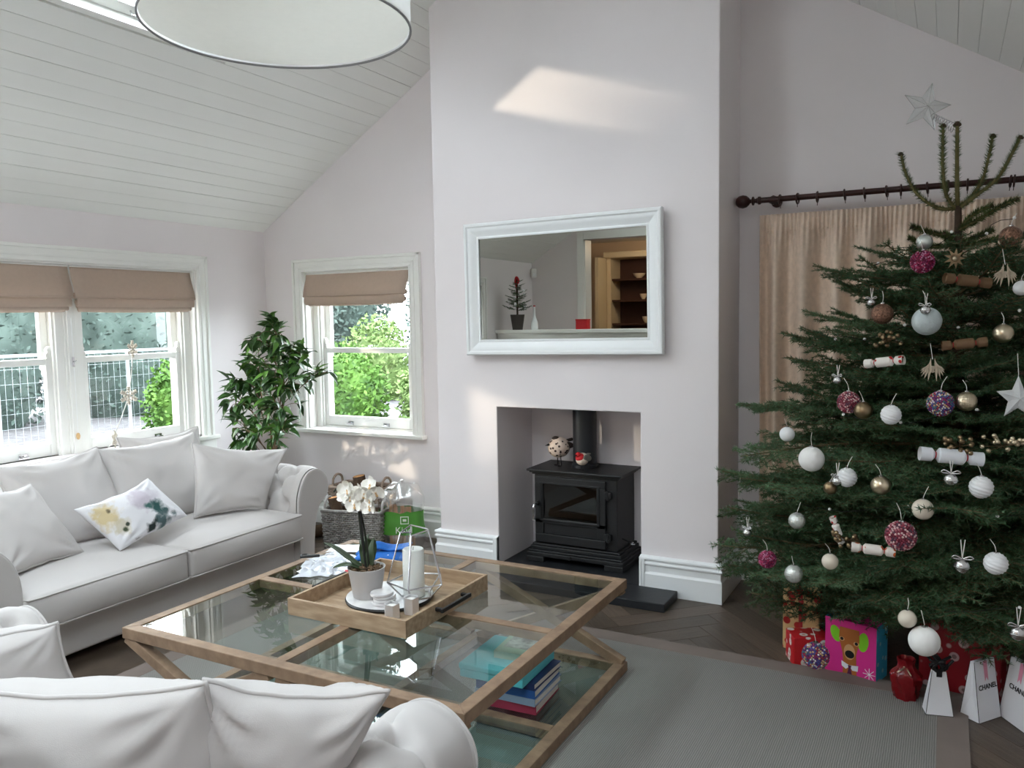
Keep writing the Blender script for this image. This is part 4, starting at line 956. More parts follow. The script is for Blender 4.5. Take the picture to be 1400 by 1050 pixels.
# clear bag of kindling with a printed green band
glassmat('bagplastic', (.93, .94, .93), 1.5, .25, mixmin=.4, gcol=(.95, .95, .95))
mat('baggreen', (84, 150, 60), .4, var=.08, vscale=12); mat('print', (236, 240, 232), .6)
kb = thing('kindling_bag', 'clear plastic bag of kindling with a green printed band by the skirting', 'bag', (-3.265, 4.42, 0), radians(18))
def bagf(u, v, off=0):
    a = 2*pi*u; z = .47*v
    k = (1+.05*sin(v*9)) * (1 if v < .66 else 1-.9*((v-.66)/.34)**2.2) * (.88+.12*min(1, v*6))
    x = (.165+off)*k*cos(a)*(1+.04*noise.noise((cos(a)*2, sin(a)*2, z*8))); y = (.10+off)*k*sin(a)*(1+(.1+.35*max(0, v-.6))*noise.noise((cos(a)*3+5, sin(a)*3, z*14)))
    return (x + .03*(max(0, v-.7)/.3), y, .003+z+.03*v*noise.noise((x*26, y*26, z*14))*(1 if v > .02 else 0))
MB().grid(40, 30, bagf, cu=True).build('film', 'bagplastic', kb, smooth=180)
MB().grid(40, 12, lambda u, v: bagf(u, .23+.33*v, .0015), cu=True).build('green_band', 'baggreen', kb, smooth=180)
rk = random.Random(8)
for i in range(16):
    x, y = rk.uniform(-.10, .10), rk.uniform(-.05, .05); M = trans(x, y, .015) @ rotm('Z', rk.uniform(0, 90)) @ rotm('X', rk.uniform(-7, 7))
    MB().bx(-.011, .011, -.008, .008, 0, rk.uniform(.22, .30), M).build('stick', 'logwood', kb)
def text(name, body, size, mname, parent, M, extr=.0006, bold=0):
    cu_ = bpy.data.curves.new('tmp', 'FONT'); cu_.body = body; cu_.size = size; cu_.extrude = extr; cu_.offset = bold; cu_.align_x = 'CENTER'; cu_.align_y = 'CENTER'; cu_.resolution_u = 3
    o = bpy.data.objects.new('tmp', cu_); C.objects.link(o); dg = bpy.context.evaluated_depsgraph_get(); me = bpy.data.meshes.new_from_object(o.evaluated_get(dg)); bpy.data.objects.remove(o)
    me.materials.clear(); me.materials.append(MATS[mname]); r = link(name, me, parent); r.matrix_local = M; return r
MX = trans(.045, -.113, .185) @ rotm('X', 90)
text('lettering', 'Kind', .062, 'print', kb, trans(.055, -.110, .148) @ rotm('Z', 12) @ rotm('X', 90))
m = MB(); MM = trans(.062, -.112, .218) @ rotm('Z', 12)
m.bx(-.028, .028, -.001, .001, -.026, -.021, MM).bx(-.028, .028, -.001, .001, .021, .026, MM).bx(-.028, -.023, -.001, .001, -.021, .021, MM).bx(.023, .028, -.001, .001, -.021, .021, MM).bx(-.012, .012, -.001, .001, -.008, .008, MM)
m.build('emblem', 'print', kb)

# ------------------------------------------------------------------ snowflake garland at the bay
mat('flakewood', (206, 196, 182), .8); mat('rope', (226, 224, 218), .9)
sn = thing('snowflake_garland', 'white rope garland with wooden snowflakes hanging at the bay window', 'garland', (XL+.03, 3.50, 1.40))
path = [(0, .0, .0), (.005, -.01, -.12), (.0, -.045, -.31), (.01, -.10, -.42), (.02, -.17, -.55), (.03, -.20, -.60), (.03, -.30, -.66), (.03, -.42, -.675)]
MB().tube(spline(path, 6), .003, 6).build('rope', 'rope', sn, smooth=180)
def flake(p, r, tilt):
    m = MB(); M = trans(*p) @ rotm('Z', tilt) @ rotm('Y', 90)
    for k in range(6):
        Q = M @ rotm('Z', 60*k)
        m.bx(0, r, -.004, .004, -.003, .003, Q)
        for f in (.35, .62, .85):
            for s in (-1, 1): m.bx(0, r*.34*(1.1-f*.5), -.0035, .0035, -.003, .003, Q @ trans(r*f, 0, 0) @ rotm('Z', 55*s))
    m.lathe([(.012, -.003), (.012, .003)], 8, M=M)
    m.build('snowflake', 'flakewood', sn)
flake((.006, .0, -.005), .055, 20); flake((.006, -.045, -.31), .06, -10); flake((.03, -.18, -.575), .055, 40)
# ------------------------------------------------------------------ christmas tree
TCX, TCY = .04, 4.0
ENV_Z = [.0, .2, .35, .5, .8, 1.1, 1.4, 1.7, 1.9, 2.0, 2.1, 2.5]; ENV_R = [.80, .90, .98, 1.0, .92, .78, .63, .46, .28, .16, .08, .03]
def interp(x, xs, ys):
    if x <= xs[0]: return ys[0]
    for i in range(1, len(xs)):
        if x <= xs[i]: return ys[i-1]+(ys[i]-ys[i-1])*(x-xs[i-1])/(xs[i]-xs[i-1])
    return ys[-1]
def env(z, ph):
    r = interp(z, ENV_Z, ENV_R); s = sin(ph)
    if s > 0: r = min(r, .55/max(s, .01))
    else: r *= 1-.18*(-s)
    if cos(ph) > 0: r = min(r, .9/max(cos(ph), .01))
    return r
xt = thing('christmas_tree', 'tall green fir christmas tree in front of the beige curtain', 'christmas tree', (TCX, TCY, 0))
MB().tube([(.03, 0, 0), (.02, 0, .6), (0, 0, 1.3), (-.012, 0, 2.0)], [.05, .045, .03, .013], 12).build('trunk', 'trunkbark', xt, smooth=180)
mat('shootbark', (112, 104, 66), .9, var=.2, vscale=25)
def needles(m, pts, rng, dens, L, w, flat=.6, spread=52):
    for i in range(len(pts)-1):
        a, b = pts[i], pts[i+1]; d = b-a; ln_ = d.length
        if ln_ < 1e-6: continue
        d = d.normalized(); s = d.cross(Vector((0, 0, 1))); s = s.normalized() if s.length > .05 else Vector((1, 0, 0)); u = s.cross(d)
        for k in range(max(1, int(dens*ln_+rng.random()))):
            p = a+(b-a)*rng.random(); an = rng.uniform(0, 2*pi); o = s*cos(an)+u*(sin(an)*flat+.15); o.normalize()
            sp = radians(spread+rng.uniform(-16, 14)); q = (d*cos(sp)+o*sin(sp))*L*rng.uniform(.75, 1.15)
            t = q.cross(Vector((rng.gauss(0, 1), rng.gauss(0, 1), rng.gauss(0, 1)))).normalized()*w
            n = len(m.v); m.v += [tuple(p-t), tuple(p+t), tuple(p+q)]; m.f.append((n, n+1, n+2)); m.m.append(m.cur)
def make_branch(L, seed, dens, NL=.019, NW=.0016, mats=('twigbark', 'needle')):
    rng = random.Random(seed); m = MB(); allp = []
    sag = rng.uniform(-.06, .03)
    main = [Vector((L*f, L*.03*sin(f*5+seed), L*(sag*sin(f*pi)+.05*f*f))) for f in [i/12 for i in range(13)]]
    m.tube(main, [.0085*L*(1-.75*i/12)+.0012 for i in range(13)], 5); allp.append(main)
    step = .062/ max(L, .5); f = .14
    while f < .97:
        i = f*12; p = main[int(i)].lerp(main[min(12, int(i)+1)], i-int(i))
        for sg in (-1, 1):
            ln1 = L*(.40*(1-f)**.75+.07)*rng.uniform(.8, 1.15); an = radians(rng.uniform(42, 62))*sg
            d = Vector((cos(an), sin(an), rng.uniform(-.16, .12))); k = 6
            tw = [p+d*ln1*j/k+Vector((ln1*.10*(j/k)**2, 0, rng.uniform(-.02, .04)*ln1*(j/k)**2)) for j in range(k+1)]
            m.tube(tw, [.0028*(1-.6*j/k) for j in range(k+1)], 4); allp.append(tw)
            if ln1 > .10:
                g = .25
                while g < .95:
                    q = tw[0].lerp(tw[-1], g)
                    for s2 in (-1, 1):
                        l2 = ln1*(.38*(1-g)+.14)*rng.uniform(.7, 1.15); a2 = an+radians(rng.uniform(40, 58))*s2
                        e = q+Vector((cos(a2), sin(a2), rng.uniform(-.18, .15)))*l2
                        sub = [q, q.lerp(e, .5)+Vector((0, 0, .004)), e]; m.tube(sub, .0015, 3, cap=False); allp.append(sub)
                    g += .045/ln1
        f += step*rng.uniform(.8, 1.2)
    m.cur = 1
    for pts in allp[1:]: needles(m, pts, rng, dens, NL, NW)
    needles(m, main[2:], rng, dens, NL, NW)
    return m.mesh('branch', mats)
BR = {1.0: [make_branch(1.0, 1, 430, .021, .0019), make_branch(1.0, 2, 430, .021, .0019, ('twigbark', 'needleb')), make_branch(1.0, 3, 430, .021, .0019)], .65: [make_branch(.65, 4, 560, .020, .0018), make_branch(.65, 5, 560, .020, .0018, ('twigbark', 'needleb')), make_branch(.65, 8, 560, .02, .0018)], .36: [make_branch(.36, 6, 700, .018, .0016), make_branch(.36, 7, 700, .018, .0016, ('twigbark', 'needleb'))]}
rt = random.Random(31); ang = 0; cnt = 0
def add_branch(z, ph, L, pitch, roll):
    global cnt
    key = min(BR, key=lambda k: abs(k-L)); me = rt.choice(BR[key]); o = link('branch', me, xt, (0.012*cos(ph)+.02*(1-z/1.3), .012*sin(ph), z), (roll, -pitch, ph)); s = L/key; o.scale = (s, max(.75, s)*rt.uniform(.95, 1.1), max(.8, s)); cnt += 1
z = .36
while z < 1.80:
    nb = 11 if z < 1.2 else (9 if z < 1.6 else 7)
    for k in range(nb):
        ph = ang+2*pi*k/nb+rt.uniform(-.2, .2); pitch = radians(interp(z, [.3, .8, 1.3, 1.9], [-3, -2, 8, 26])+rt.uniform(-6, 6))
        r = env(z, atan2(sin(ph), cos(ph)))
        L = r/cos(pitch)*rt.uniform(.80, 1.0)
        if rt.random() < .10: L *= 1.10
        if sin(ph) > .2: L = min(L, .47/max(.05, sin(ph)))
        add_branch(z+rt.uniform(-.03, .03), ph, max(.12, L), pitch, rt.uniform(-.25, .25))
    ang += 2.4; z += interp(z, [.3, 1.0, 1.9], [.088, .098, .11])
# the long low branches that reach out to the left and stand out of the outline
for z, deg, L, pt_ in ((.66, 190, .96, -4), (1.06, 196, .90, 2), (.98, 204, .92, -6), (.84, 194, .98, -4), (.60, 200, 1.0, -8), (1.36, 190, .72, 6), (1.30, 198, .70, 2), (1.70, 186, .58, 4), (1.42, 200, .64, 10), (.44, 205, .98, -3), (.48, 222, .92, -4), (.34, 186, .86, -11), (.36, 198, .80, -12), (.40, 300, .74, -8), (.42, 282, .72, -7)):
    add_branch(z, radians(deg), L, radians(pt_), rt.uniform(-.2, .2))
print('branches', cnt)
# bare leader with upright shoots
def shoot(pts, r0, dens, nm='shoot'):
    rng = random.Random(len(pts)*7+int(pts[0][0]*100)); P = spline([Vector(p) for p in pts], 6); m = MB(); k = len(P)
    m.tube(P, [r0*(1-.35*i/(k-1)) for i in range(k)], 6); e = P[-1]; m.cur = 2; m.sphere(e, r0*1.15, 7, 5); m.sphere(e+Vector((r0*.8, 0, -.004)), r0*.8, 6, 4); m.sphere(e+Vector((-r0*.8, .003, -.004)), r0*.8, 6, 4)
    m.cur = 1; needles(m, P, rng, dens*3, .026, .0019, 1.0, 56); m.build(nm, ['shootbark', 'needletop', 'trunkbark'], xt)
T = lambda x, z, y=0: (x-TCX, y, z)
shoot([T(.03, 1.93), T(.021, 2.1), T(.016, 2.345)], .0105, 420, 'leader')
shoot([T(.02, 1.99), T(-.05, 1.995, -.02), T(-.13, 2.06, -.03), T(-.175, 2.15, -.03), T(-.197, 2.238, -.03)], .0075, 620)
shoot([T(.018, 1.99), T(-.02, 2.05, -.04), T(-.035, 2.18, -.05), T(-.036, 2.335, -.05)], .008, 700)
shoot([T(.025, 1.99), T(.07, 2.03, .02), T(.12, 2.12, .02), T(.149, 2.284, .02)], .008, 650)
shoot([T(.03, 1.99), T(.10, 2.04, -.03), T(.17, 2.10, -.04), T(.22, 2.2, -.04), T(.244, 2.255, -.04)], .008, 650)
shoot([T(.02, 1.87), T(-.06, 1.885, -.05), T(-.145, 1.915, -.09)], .006, 1500)
shoot([T(.02, 1.89), T(.10, 1.93, -.05), T(.17, 1.97, -.08), T(.236, 2.0, -.10)], .006, 1300)
shoot([T(.02, 1.80), T(-.05, 1.79, -.08), T(-.15, 1.82, -.13)], .006, 1500)
shoot([T(.03, 1.90), T(.09, 1.96, -.03), T(.15, 1.985, -.05)], .006, 1300)
shoot([T(.02, 1.84), T(.10, 1.83, -.08), T(.19, 1.85, -.14)], .006, 1500)
shoot([T(.02, 1.82), T(.0, 1.84, -.12), T(-.02, 1.87, -.20)], .006, 1500)
shoot([T(.03, 1.85), T(.08, 1.86, .06), T(.16, 1.9, .12)], .006, 1500)
shoot([T(.0, 1.83), T(-.08, 1.84, .05), T(-.16, 1.88, .08)], .006, 1500)
# fairy-light wire
pts = []
for i in range(220):
    f = i/219; z = .45+1.45*f; ph = -1.6+f*26; r = env(z, atan2(sin(ph), cos(ph)))*.86+.03*sin(i*1.7); pts.append((r*cos(ph), r*sin(ph), z+.02*sin(i*.9)))
fw_ = MB().tube(pts, .0013, 4); MATS['needle'];
o = fw_.build('fairy_light_wire', 'blackmetal', xt)
bulb = MB().sphere((0, 0, 0), .0065, 8, 6).mesh('bulb', 'paper', 180)
for i in range(3, 220, 4): link('bulb', bulb, o, Vector(pts[i])+Vector((cos(i)*.008, sin(i)*.008, .004)))

# ------------------------------------------------------------------ ornaments
mat('gold', (210, 196, 170), .28, metal=1, bump=.05, bscale=200); mat('golddark', (150, 130, 102), .35, metal=1); mat('bronze', (142, 108, 90), .45, metal=.8, var=.5, vscale=160, bump=.8, bscale=300)
mat('pearl', (222, 212, 196), .22, coat=.4); mat('ornwhite', (236, 238, 240), .35, bump=.06); mat('matte', (238, 238, 236), .8, bump=.3, bscale=140); mat('frost', (194, 206, 208), .35, bump=.6, bscale=260, spec=.8)
mat('silver', (206, 206, 206), .25, metal=1); mat('paleshine', (210, 214, 210), .2, metal=.6)
ramp_island('beadmulti', [(150, 44, 104), (70, 80, 150), (212, 208, 212), (160, 46, 62), (96, 44, 108), (196, 164, 120), (70, 116, 124)]); ramp_island('beadwine', [(150, 24, 70), (190, 60, 110), (110, 20, 60), (200, 140, 170), (130, 40, 90)]); ramp_island('beadrose', [(150, 60, 80), (190, 120, 130), (120, 40, 60), (220, 190, 190), (100, 70, 90)])
mat('glitterstar', (224, 228, 230), .5, bump=.8, bscale=300); mat('ribbon', (226, 224, 218), .6); mat('featherw', (196, 184, 164), .7)
spots('crackred', (232, 228, 222), (190, 40, 40), 34, .3); spots('crackfox', (226, 220, 212), (196, 96, 44), 30, .34); mat('crackwhite', (226, 230, 236), .5); mat('crackkraft', (112, 86, 60), .6)
mat('driedpetal', (150, 128, 98), .8)
def out_vec(p): v = Vector((p[0]-TCX, p[1]-TCY, 0)); return v.normalized()
def hang(t, r, L, m_='ribbon'):
    MB().lathe([(r*.20, 0), (r*.20, r*.12), (r*.12, r*.16)], 12, (0, 0, r*.96)).build('cap', 'silver', t, smooth=50)
    MB().tube(spline([(0, 0, r*1.1), (.003, .006, r*1.1+L*.5), (0, .02, r*1.1+L)], 4), .0012, 5).build('string', m_, t)
def ball(label, p, r, m_, kind='plain'):
    t = thing('bauble', label, 'bauble', p, random.uniform(0, 6), 'baubles on the tree')
    if kind == 'ribbed': MB().sphere((0, 0, 0), r, 120, 48, disp=lambda ph, th: .032*sin(18*th+5*ph)).build('ball', m_, t, smooth=180)
    elif kind == 'diamond': MB().sphere((0, 0, 0), r, 96, 48, disp=lambda ph, th: .03*sin(14*ph+14*th)*sin(14*ph-14*th)).build('ball', m_, t, smooth=180)
    elif kind == 'bead':
        MB().sphere((0, 0, 0), r*.93, 24, 16).build('ball', m_, t, smooth=180)
        bm_ = MB(); n = 420; g = pi*(3-sqrt(5))
        for i in range(n):
            zz = 1-2*(i+.5)/n; rr_ = sqrt(1-zz*zz); a = g*i; bm_.sphere((r*.95*rr_*cos(a), r*.95*rr_*sin(a), r*.95*zz), r*.078, 6, 4)
        tag(bm_.build('beads', m_, t), kind='stuff')
    else: MB().sphere((0, 0, 0), r, 36, 22).build('ball', m_, t, smooth=180)
    hang(t, r, r*1.1)
def bell(label, p, r):
    t = thing('jingle_bell', label, 'bell', p, random.uniform(-.4, .4), 'silver bells on the tree')
    MB().sphere((0, 0, 0), r, 20, 14).build('shell', 'silver', t, smooth=180)
    torus(MB(), (0, 0, 0), r*1.02, r*.10, 'z', 24, 6).build('band', 'silver', t, smooth=180)
    m = MB()
    for sg in (-1, 1): m.tube(spline([(0, -r*.3, r*1.0), (sg*r*.9, -r*.5, r*1.5), (sg*r*1.2, -r*.4, r*1.1), (0, -r*.3, r*1.0)], 4), r*.13, 5)
    m.build('bow', 'silver', t, smooth=180)
    MB().tube([(0, 0, r), (-r*.25, 0, r*3.6)], .0016, 5).tube([(0, 0, r), (r*.3, .004, r*3.6)], .0016, 5).build('ribbon', 'ribbon', t)
def berries(label, p, r):
    t = thing('berry_spray', label, 'berry spray', p, 0, 'gold berry sprays on the tree'); rr = random.Random(int(p[0]*1000)); m = MB()
    bm_ = MB().sphere((0, 0, 0), .0085, 10, 7).mesh('berry', 'golddark' if r < .04 else 'gold', 180)
    for i in range(20):
        q = Vector((rr.uniform(-1.4, 1.4)*r, rr.uniform(-.5, .3)*r, rr.uniform(-.7, .8)*r)); m.tube([(0, .03, -.01), q], .001, 4); link('berry', bm_, t, q)
    m.build('wires', 'golddark', t)
def cracker(label, p, L, m_, rz, ry):
    t = thing('christmas_cracker', label, 'cracker', p, rot=(0, ry, rz), group='crackers on the tree'); r = L*.26
    prof = [(r*.95, -L), (r*.9, -L*.62), (r*.35, -L*.5), (r, -L*.38), (r, L*.38), (r*.35, L*.5), (r*.9, L*.62), (r*.95, L)]
    MB().lathe(prof, 18, M=rotm('Y', 90), cap=False).build('tube', m_, t, smooth=40)
    for s in (-1, 1): torus(MB(), (0, 0, 0), r*.38, r*.12, 'z', 16, 6).build('tie', 'redprint', t).matrix_local = trans(s*L*.5, 0, 0) @ rotm('Y', 90)
    for s in (-1, 1): MB().lathe([(.001, 0), (r*.88, 0)], 18, M=trans(s*L*.86, 0, 0) @ rotm('Y', 90), cap=False).build('inner_paper', 'crackkraft', t)
def wings(label, p, s):
    t = thing('wing_ornament', label, 'ornament', p, radians(28), 'feathered wing ornaments')
    for sg in (-1, 1):
        w = MB().bx(-.004, .004, -.004, .004, -.2*s, .3*s, M=rotm('Y', 20*sg)).build('wing', 'featherw', t)
        for i in range(6):
            L = s*(1.75-.2*i); a = -sg*(6+12*i)
            MB().add([(sg*.14*s, 0, .9*s-.1*s*i), (sg*.14*s+sin(radians(-a))*L*.5+.12*s, -.004, .9*s-.1*s*i-cos(radians(a))*L*.5), (sg*.14*s+sin(radians(-a))*L, 0, .9*s-.1*s*i-cos(radians(a))*L), (sg*.14*s+sin(radians(-a))*L*.5-.12*s, -.004, .9*s-.1*s*i-cos(radians(a))*L*.5)], [(0, 1, 2, 3)]).build('feather', 'featherw', t).modifiers.new('t', 'SOLIDIFY').thickness = .002
    MB().tube([(0, 0, .8*s), (0, .02, 2*s)], .0012, 5).build('string', 'ribbon', t)
def star3(m, R, r, th, M=None):
    pts = []
    for i in range(10):
        a = pi/2+pi*i/5; q = R if i % 2 == 0 else r; pts.append((q*cos(a), 0, q*sin(a)))
    m.add(pts+[(0, -th, 0), (0, th, 0)], [(i, (i+1) % 10, 10) for i in range(10)]+[((i+1) % 10, i, 11) for i in range(10)], M)
    return m
B = ball
B('coppery glitter bauble high on the right beside the leader', (.211, 3.774, 1.839), .042, 'bronze')
B('wine-red beaded bauble just below the bare treetop', (-.096, 3.687, 1.752), .046, 'beadwine', 'bead')
B('pale shiny bauble half hidden above the wine-red beaded one', (-.092, 3.752, 1.835), .032, 'paleshine')
wings('feathered wing pair hanging near the right edge, below the coppery bauble', (.186, 3.60, 1.683), .05)
cracker('open-ended kraft paper cracker high in the middle, right of the wine-red bauble', (.062, 3.58, 1.667), .085, 'crackkraft', radians(25), radians(8))
B('small frosty white bauble touching the right edge of the photo', (.242, 3.635, 1.634), .028, 'ornwhite')
B('coppery glitter bauble at the left outline, upper half of the tree', (-.234, 3.601, 1.545), .042, 'bronze')
bell('tiny silver bell above the left coppery bauble', (-.280, 3.668, 1.591), .017)
B('big frosted pale blue bauble below the treetop, silver bell on top', (-.072, 3.53, 1.514), .054, 'frost')
bell('silver bell lying over the frosted pale blue bauble', (-.076, 3.482, 1.556), .018)
B('smooth gold bauble at upper right, above the hanging star', (.182, 3.51, 1.465), .0355, 'gold')
berries('dark gold berry spray at the left, upper half of the tree', (-.201, 3.52, 1.446), .039)
cracker('brown paper cracker lying under the smooth gold bauble', (.056, 3.47, 1.428), .075, 'crackkraft', radians(10), radians(-6))
cracker('white cracker with red dots at the left, upper half', (-.216, 3.48, 1.357), .075, 'crackred', radians(-20), radians(-8))
wings('pale feathered wing pair hanging in the middle of the tree', (-.047, 3.42, 1.332), .05)
B('multicoloured beaded bauble in the middle of the tree', (-.017, 3.385, 1.209), .0466, 'beadmulti', 'bead')
B('gold lattice bauble right of the multicoloured beaded one', (.067, 3.385, 1.220), .0355, 'gold', 'diamond')
B('dark multicoloured beaded bauble at the left outline, mid height', (-.343, 3.48, 1.194), .044, 'beadrose', 'bead')
B('bronze-gold glitter bauble beside the dark beaded one', (-.285, 3.435, 1.168), .035, 'golddark')
B('white ribbed bauble left of the centre, mid height', (-.183, 3.39, 1.160), .037, 'ornwhite', 'ribbed')
bell('small silver bell at the left tip above the dark beaded bauble', (-.394, 3.56, 1.274), .018)
B('small glossy white bauble at the leftmost branch tip, mid height', (-.602, 3.62, 1.032), .032, 'ornwhite')
B('large matte white ball at the left, below the glossy white one', (-.477, 3.45, .959), .051, 'matte')
B('white ribbed bauble at the left, lower than the matte white ball', (-.331, 3.345, .914), .037, 'ornwhite', 'ribbed')
bell('silver bell in front of the left lower ribbed bauble', (-.364, 3.33, .899), .02)
B('small dark gold bauble at the left below the silver bell', (-.393, 3.36, .864), .026, 'golddark')
B('smooth pale gold bauble left of the centre, lower half', (-.208, 3.295, .902), .036, 'gold')
cracker('long white cracker with dark bands lying below the beaded bauble', (.021, 3.30, 1.027), .105, 'crackwhite', radians(16), radians(5))
berries('pale gold berry spray at the end of the long white cracker', (.046, 3.315, 1.068), .037)
berries('larger pale gold berry spray near the right edge', (.184, 3.33, 1.075), .047)
bell('silver bell with a bow under the long white cracker', (.023, 3.275, .946), .024)
B('white ribbed bauble at the right, below the berry spray', (.118, 3.27, .928), .039, 'ornwhite', 'ribbed')
B('cream pearl bauble in the middle, under the silver bell', (-.064, 3.24, .837), .0375, 'pearl')
B('silvery gold bauble at the left, low in the tree', (-.520, 3.38, .715), .033, 'paleshine', 'diamond')
bell('silver bell dangling from the lowest left branch tip', (-.753, 3.55, .538+.06), .019)
cracker('short white cracker with red dots standing upright at lower left', (-.357, 3.28, .718), .055, 'crackred', radians(30), radians(70))
berries('gold berry spray below the upright cracker', (-.322, 3.26, .687), .037)
cracker('cracker printed with foxes at lower left, left of the big rose beaded ball', (-.225, 3.225, .672), .075, 'crackfox', radians(5), radians(3))
B('big rose beaded ball low in the middle of the tree', (-.133, 3.22, .736), .054, 'beadrose', 'bead')
B('dark red beaded ball low at the far left, beside the curtain hem', (-.645, 3.43, .525), .037, 'beadwine', 'bead')
B('cream pearl bauble at lower left, under the berry spray', (-.379, 3.265, .596), .031, 'pearl')
B('silver lattice bauble low at the left outline', (-.523, 3.33, .508), .0355, 'paleshine', 'diamond')
bell('silver bell with a bow at lower right, beside the ribbed ball', (.064, 3.19, .658), .026)
B('white spiral-ribbed bauble at lower right near the photo edge', (.166, 3.20, .678), .038, 'ornwhite', 'ribbed')
B('pearly bauble just above the large low white ball', (-.104, 3.175, .445), .032, 'pearl')
B('large matte white ball hanging lowest, above the white gift bag', (-.048, 3.175, .372), .053, 'matte')
B('multicoloured beaded ball hanging lowest at left, in front of the deer gift bag', (-.448, 3.428, .146), .054, 'beadmulti', 'bead')
bell('silver bells low at the right edge above the printed white bags', (.236, 3.18, .449), .025)
t = thing('star_ornament', 'white glittery hanging star at the right edge of the photo', 'star', (.229, 3.42, 1.235), radians(28)); star3(MB(), .082, .037, .016).build('star', 'glitterstar', t); MB().tube([(0, 0, .08), (0, .01, .16)], .0012, 5).build('string', 'ribbon', t)
t = thing('flower_ornament', 'dried gold flower clipped on the trunk below the bare treetop', 'flower', (.015, 3.65, 1.757), radians(20))
for i in range(9):
    a = i*40; MB().add([(0, 0, 0), (.018*cos(radians(a+22)), -.012, .018*sin(radians(a+22))), (.042*cos(radians(a)), -.006, .042*sin(radians(a))), (.018*cos(radians(a-22)), -.012, .018*sin(radians(a-22)))], [(0, 1, 2, 3)]).build('petal', 'driedpetal', t)
MB().sphere((0, -.01, 0), .01, 10, 7).build('centre', 'gold', t, smooth=180)
# star topper tipping over
glassmat('starfilm', (.94, .96, .96), 1.5, .35, mixmin=.08)
ts = thing('tree_topper_star', 'translucent silver wire star tipping over at the treetop', 'star', (-.105, 4.0, 2.43), rot=(0, radians(14), radians(24)))
R1, r1 = .105, .045; pts = [Vector(((R1 if i % 2 == 0 else r1)*cos(pi/2+pi*i/5), 0, (R1 if i % 2 == 0 else r1)*sin(pi/2+pi*i/5))) for i in range(10)]
for s in (-1, 1):
    for i in range(10): MB().add([pts[i], pts[(i+1) % 10], Vector((0, s*.028, 0))], [(0, 1, 2)]).build('facet', 'starfilm', ts)
m = MB()
for i in range(10): m.tube([pts[i], pts[(i+1) % 10]], .0013, 5).tube([pts[i], (0, -.028, 0)], .0012, 5)
m.build('wire_frame', 'silver', ts)
coil = []
for i in range(120):
    f = i/119; a = f*2*pi*9; rr_ = .012+.008*f; coil.append((.035+.10*f+0*a, rr_*cos(a), -.03-.03*f+rr_*sin(a)))
MB().tube(coil, .0016, 5).build('coil', 'steel', ts)

# ------------------------------------------------------------------ presents under the tree
mat('pink', (214, 48, 140), .5); spots('bluedots', (70, 190, 230), (170, 220, 235), 26, .28); mat('deerbrown', (170, 100, 44), .6); mat('deertan', (206, 160, 110), .6); mat('limegreen', (130, 206, 40), .5); mat('plumtie', (90, 34, 70), .5)
spots('santared', (190, 26, 34), (232, 222, 214), 20, .40, spot2=(214, 160, 140)); spots('santacream', (216, 180, 130), (176, 36, 36), 22, .42); spots('santadark', (140, 20, 32), (190, 160, 160), 18, .36, spot2=(130, 100, 100)); mat('cellored', (116, 12, 20), .2); mat('bagwhite', (232, 233, 238), .55); mat('bagblack', (18, 18, 20), .5); mat('pinkribbon', (226, 150, 175), .5); mat('silverfoil', (190, 192, 196), .3, metal=.8)
db = thing('gift_bag', 'pink gift bag with a deer face and blue dotted side under the tree', 'gift bag', (-.335, 3.62, 0), radians(-17.5))
MB().bx(-.109, .109, 0, .002, .001, .24).build('front_panel', 'pink', db); MB().bx(-.109, .109, .118, .12, .001, .24).build('back_panel', 'pink', db)
MB().bx(.107, .1095, .002, .118, .001, .24).build('side_panel', 'bluedots', db); MB().bx(-.1095, -.107, .002, .118, .001, .24).build('side_panel', 'bluedots', db); MB().bx(-.107, .107, .002, .118, .001, .003).build('bottom_panel', 'pink', db)
def fpoly(name, pts, mname, d, parent=db): return MB().prism([(x, z) for x, z in pts], -d, -.0002, 'y').build(name, mname, parent)
def ell(cx, cz, rx, rz, n=20, rot=0): return [(cx+rx*cos(2*pi*i/n)*cos(rot)-rz*sin(2*pi*i/n)*sin(rot), cz+rx*cos(2*pi*i/n)*sin(rot)+rz*sin(2*pi*i/n)*cos(rot)) for i in range(n)]
fpoly('printed_ear', ell(-.062, .175, .022, .036, 20, .35), 'limegreen', .0008); fpoly('printed_ear', ell(.055, .165, .022, .042, 20, -.1), 'limegreen', .0008)
fpoly('printed_face', [(-.045, .21), (.038, .21), (.040, .16), (.026, .10), (.028, .05), (.03, .006), (-.03, .006), (-.028, .06), (-.032, .10), (-.048, .16)], 'deerbrown', .0012)
fpoly('printed_muzzle', ell(-.002, .108, .024, .034), 'deertan', .0016); fpoly('printed_nose', ell(-.001, .098, .020, .017), 'bagblack', .002)
fpoly('printed_eye', ell(-.036, .158, .012, .009), 'deertan', .0016); fpoly('printed_eye', ell(.026, .15, .012, .009), 'deertan', .0016); fpoly('printed_pupil', ell(-.035, .159, .007, .007), 'bagblack', .002); fpoly('printed_pupil', ell(.027, .151, .007, .007), 'bagblack', .002)
fpoly('printed_collar', [(-.036, .062), (-.002, .05), (.036, .056), (.034, .032), (.012, .03), (0, .045), (-.016, .03), (-.034, .04)], 'bagwhite', .0016); fpoly('printed_tie', [(-.008, .05), (.008, .05), (.005, .038), (.010, .012), (0, .004), (-.010, .012), (-.005, .038)], 'plumtie', .002)
m = MB()
for k in range(8): m.bx(0, .026, -.0006, .0, -.0012, .0012, trans(.082, -.0004, .034) @ rotm('Y', 45*k))
m.build('printed_snowflake', 'bagwhite', db)
